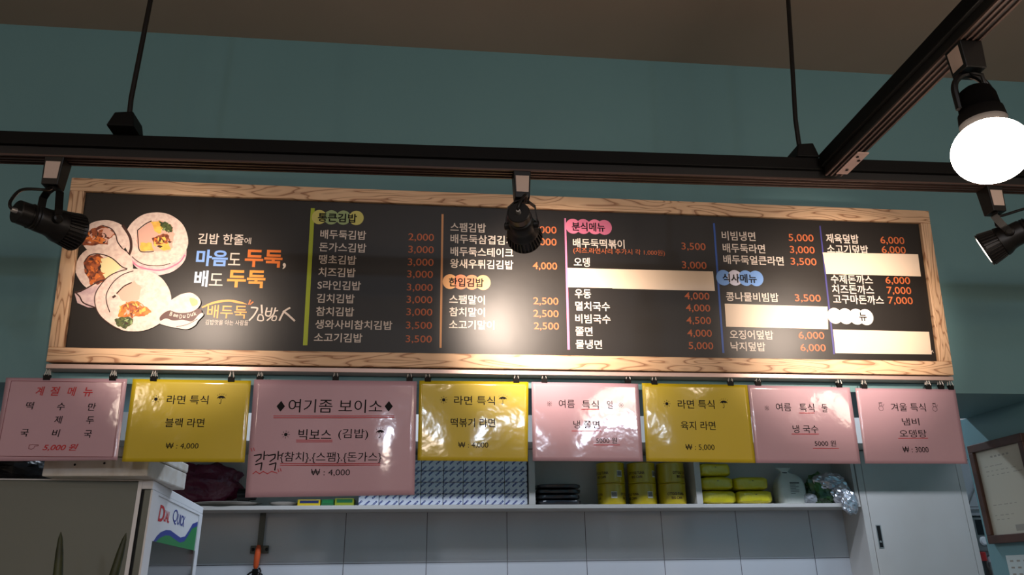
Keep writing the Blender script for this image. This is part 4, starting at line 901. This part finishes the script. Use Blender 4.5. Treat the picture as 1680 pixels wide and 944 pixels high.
n0 = onZ(241, 782, fz); f0 = onZ(303, 805, fz)
ba = math.atan2(-(f0.x-n0.x), f0.y-n0.y)
r = thing('foam_box', 'white lidded box on top of the fridge', 'box', loc=(n0.x, n0.y, fz+0.0008)); r.rotation_euler = (0, 0, ba); bl_ = (f0-n0).length
MB().box((-.27, 0, 0), (0, bl_, .05), 'foam_white').build('box_body', r, bevel=0.004)
MB().box((-.272, -.002, .0515), (.002, bl_+.002, .078), 'foam_white').build('box_lid', r, bevel=0.004)
m = MB()
for x, z in ((-.19, .03), (-.115, .034)): m.lathe([(0, .0032), (.002, .002)], 'black_matte', 10, (x, -.0005, z), (0, -1, 0))
m.build('rivet', r)
P = onZ(55, 787, fz)
m = MB(); crumple(m, (0, 0, .0), (.16, .12, .05), 'bundle_black', 3.3); zm = min(p[2] for p in m.v); m.v = [(p[0], p[1], p[2]-zm) for p in m.v]
o = m.build('wrapped_bundle', smooth=False, loc=(P.x-.17, 2.43, fz+.0006)); tag(o, 'black film-wrapped bundle on the fridge left of the white box', 'bundle')

# ------------------------------------------------------------------ right gap: appliance, jars
a0 = onY(1588, 845, 3.86); a1 = onY(1640, 905, 3.86)
r = thing('wall_appliance', 'grey wall appliance with dark display and round white dial', 'appliance', loc=(a0.x-0.05, 3.86, a1.z))
aw, ah = a1.x-a0.x+0.12, a0.z-a1.z
MB().box((0, 0, 0), (aw, YK-3.86-.001, ah), 'machine_grey').build('housing', r, bevel=0.004)
cxp = onY(1608, 865, 3.86).x-(a0.x-0.05); m = MB(); m.box((cxp-.022, -.002, ah*.45), (cxp+.03, 0, ah*.86), 'display_dark').build('display', r)
cxp = onY(1613, 886, 3.86).x-(a0.x-0.05)
MB().lathe([(0, .022), (.004, .022), (.005, .017), (.009, .016)], 'fridge_white', 24, (cxp, 0, ah*.28), (0, -1, 0)).build('dial', r, smooth=False)
MB().box((0.02, -.002, ah*.93), (aw-.02, 0, ah*.97), 'display_dark').build('vent_strip', r)
c0 = onY(1600, 800, 3.985); c1 = onY(1587, 835, 3.985)
tag(MB().tube([(c0.x+.02, 3.99, c0.z+.05), c0, c1, (c1.x+.01, 3.99, c1.z-.006), (c1.x+.25, 3.99, c1.z-.006)], .0035, 'jar_grey', 8).build('wall_cable', smooth=True), 'thin grey cable on the white wall above the appliance', 'cable')
ws = tag(MB().box((2.80, 3.78, 1.36), (3.3, YK-.001, 1.38), 'white_board').build('small_shelf'), 'small white shelf right of the tall cabinet', 'shelf')
P = onY(1612, 925, 3.86)
r = thing('sauce_jar', 'dark jar with red cap below the grey appliance', 'jar', loc=(P.x, 3.86, 1.3805))
MB().lathe([(0, .03), (.004, .034), (.14, .034), (.16, .024), (.19, .022), (.19, 0)], 'sauce_dark', 24).build('jar_body', r, smooth=True)
MB().lathe([(.185, .025), (.225, .025), (.228, .02), (.228, 0)], 'cap_red', 24).build('cap', r, smooth=True)
r = thing('storage_jar', 'grey lidded jar beside the red-capped jar', 'jar', loc=(P.x+.09, 3.88, 1.3805))
MB().lathe([(0, .036), (.004, .04), (.17, .04), (.18, .036), (.18, 0)], 'jar_grey', 24).build('jar_body', r, smooth=True); MB().lathe([(.178, .038), (.205, .038), (.207, .03), (.207, 0)], 'fridge_white', 24).build('lid', r, smooth=True)

# ------------------------------------------------------------------ certificate on the side wall
XSW = 1.88
cpn = Plane((XSW, 2.5, 1.6), (0, -1, 0), (0, 0, 1))            # faces -X
qa = cpn.at
y0 = qa(1593, 733); y1 = qa(1632, 893); yr = qa(1681, 713)[0]
u0, u1, v0, v1 = (y0[0]+y1[0])/2, yr+.006, y1[1], y0[1]
r = thing('framed_certificate', 'framed certificate in dark brown wood on the teal side wall', 'picture frame', matrix=cpn.matrix())
fwid = .026
for p in ((u0, v0, u1, v0+fwid), (u0, v1-fwid, u1, v1), (u0, v0+fwid, u0+fwid*.8, v1-fwid), (u1-fwid*.8, v0+fwid, u1, v1-fwid)):
    MB().box((p[0], p[1], 0.001), (p[2], p[3], .02), 'frame_brown').build('frame_rail', r, bevel=0.002)
MB().box((u0+fwid*.7, v0+fwid*.8, 0.001), (u1-fwid*.7, v1-fwid*.8, .008), 'certificate_paper').build('certificate', r)
m = MB(); pu0, pu1, pv0, pv1 = u0+fwid, u1-fwid, v0+fwid, v1-fwid; pw_, ph_ = pu1-pu0, pv1-pv0
rnd = random.Random(5)
def dash(u, v, w, h): m.box((pu0+u*pw_, pv0+v*ph_, .008), (pu0+(u+w)*pw_, pv0+(v+h)*ph_, .0083), 'faded_grey')
for i in range(5): dash(.3+i*.09, .9, .05, .022)
for j, (v, n) in enumerate(((.8, 4), (.74, 6), (.69, 7), (.5, 0), (.42, 0), (.34, 5), (.22, 4), (.17, 3))):
    for i in range(n): dash(.1+.12*i+rnd.uniform(0, .03), v, rnd.uniform(.04, .09), .008)
m.build('faded_lettering', r)
MB().box((pu0+.5*pw_, pv0+.03*ph_, .008), (pu1-.004, pv0+.1*ph_, .0084), 'faded_grey').build('grey_bar', r)
n0 = qa(1650, 912); 
r = thing('paper_notice', 'pale sheet taped on the teal wall below the certificate', 'notice', matrix=cpn.matrix())
MB().box((n0[0], n0[1]-.25, .0005), (n0[0]+.2, n0[1], .001), 'notice_paper').build('sheet', r)
m = MB()
for j in range(6):
    for i in range(3): m.box((n0[0]+.015+i*.03, n0[1]-.02-j*.02, .001), (n0[0]+.03+i*.03, n0[1]-.015-j*.02, .0012), 'faded_grey')
m.build('faded_lettering', r)

# ------------------------------------------------------------------ counter and potted plant before the fridge (only two leaf tips show)
ct = thing('serving_counter', 'serving counter below the opening', 'counter', loc=(-2.39, 1.80, 0))
MB().box((0, 0.03, 0), (4.26, .30, 1.0), 'cream_wall').build('counter_base', ct); MB().box((0, 0, 1.0), (4.26, .32, 1.03), 'counter_top').build('counter_top', ct, bevel=0.004)
YL = 1.96
l1 = onY(100, 873, YL); l1b = onY(95, 944, YL); l2 = onY(207, 875, YL); l2b = onY(187, 944, YL)
pc = V(((l1b.x+l2b.x)/2-.02, YL, 1.0305))
r = thing('potted_plant', 'dark green spiky potted plant, two leaf tips before the fridge', 'plant', loc=pc)
MB().lathe([(0, .05), (.003, .055), (.12, .075), (.125, .08), (.14, .08), (.14, .07), (.125, .068), (.12, 0)], 'terracotta', 28).build('pot', r, smooth=True)
MB().lathe([(.118, .066), (.124, .05), (.126, 0)], 'soil', 20).build('soil', r, smooth=True)
for tip, low, bx in ((l1, l1b, -.025), (l2, l2b, .025)):
    T = tip-pc; Lw = low-pc; Bq = V((bx, 0, .115)); mid_ = (Bq+Lw)/2
    MB().tube([Bq, mid_, Lw, (Lw*.5+T*.5), Lw*.15+T*.85, T], [.010, .0118, .0105, .0085, .005, .0006], 'leaf_green', 10).build('leaf', r, smooth=True)
bpy.context.view_layer.update()
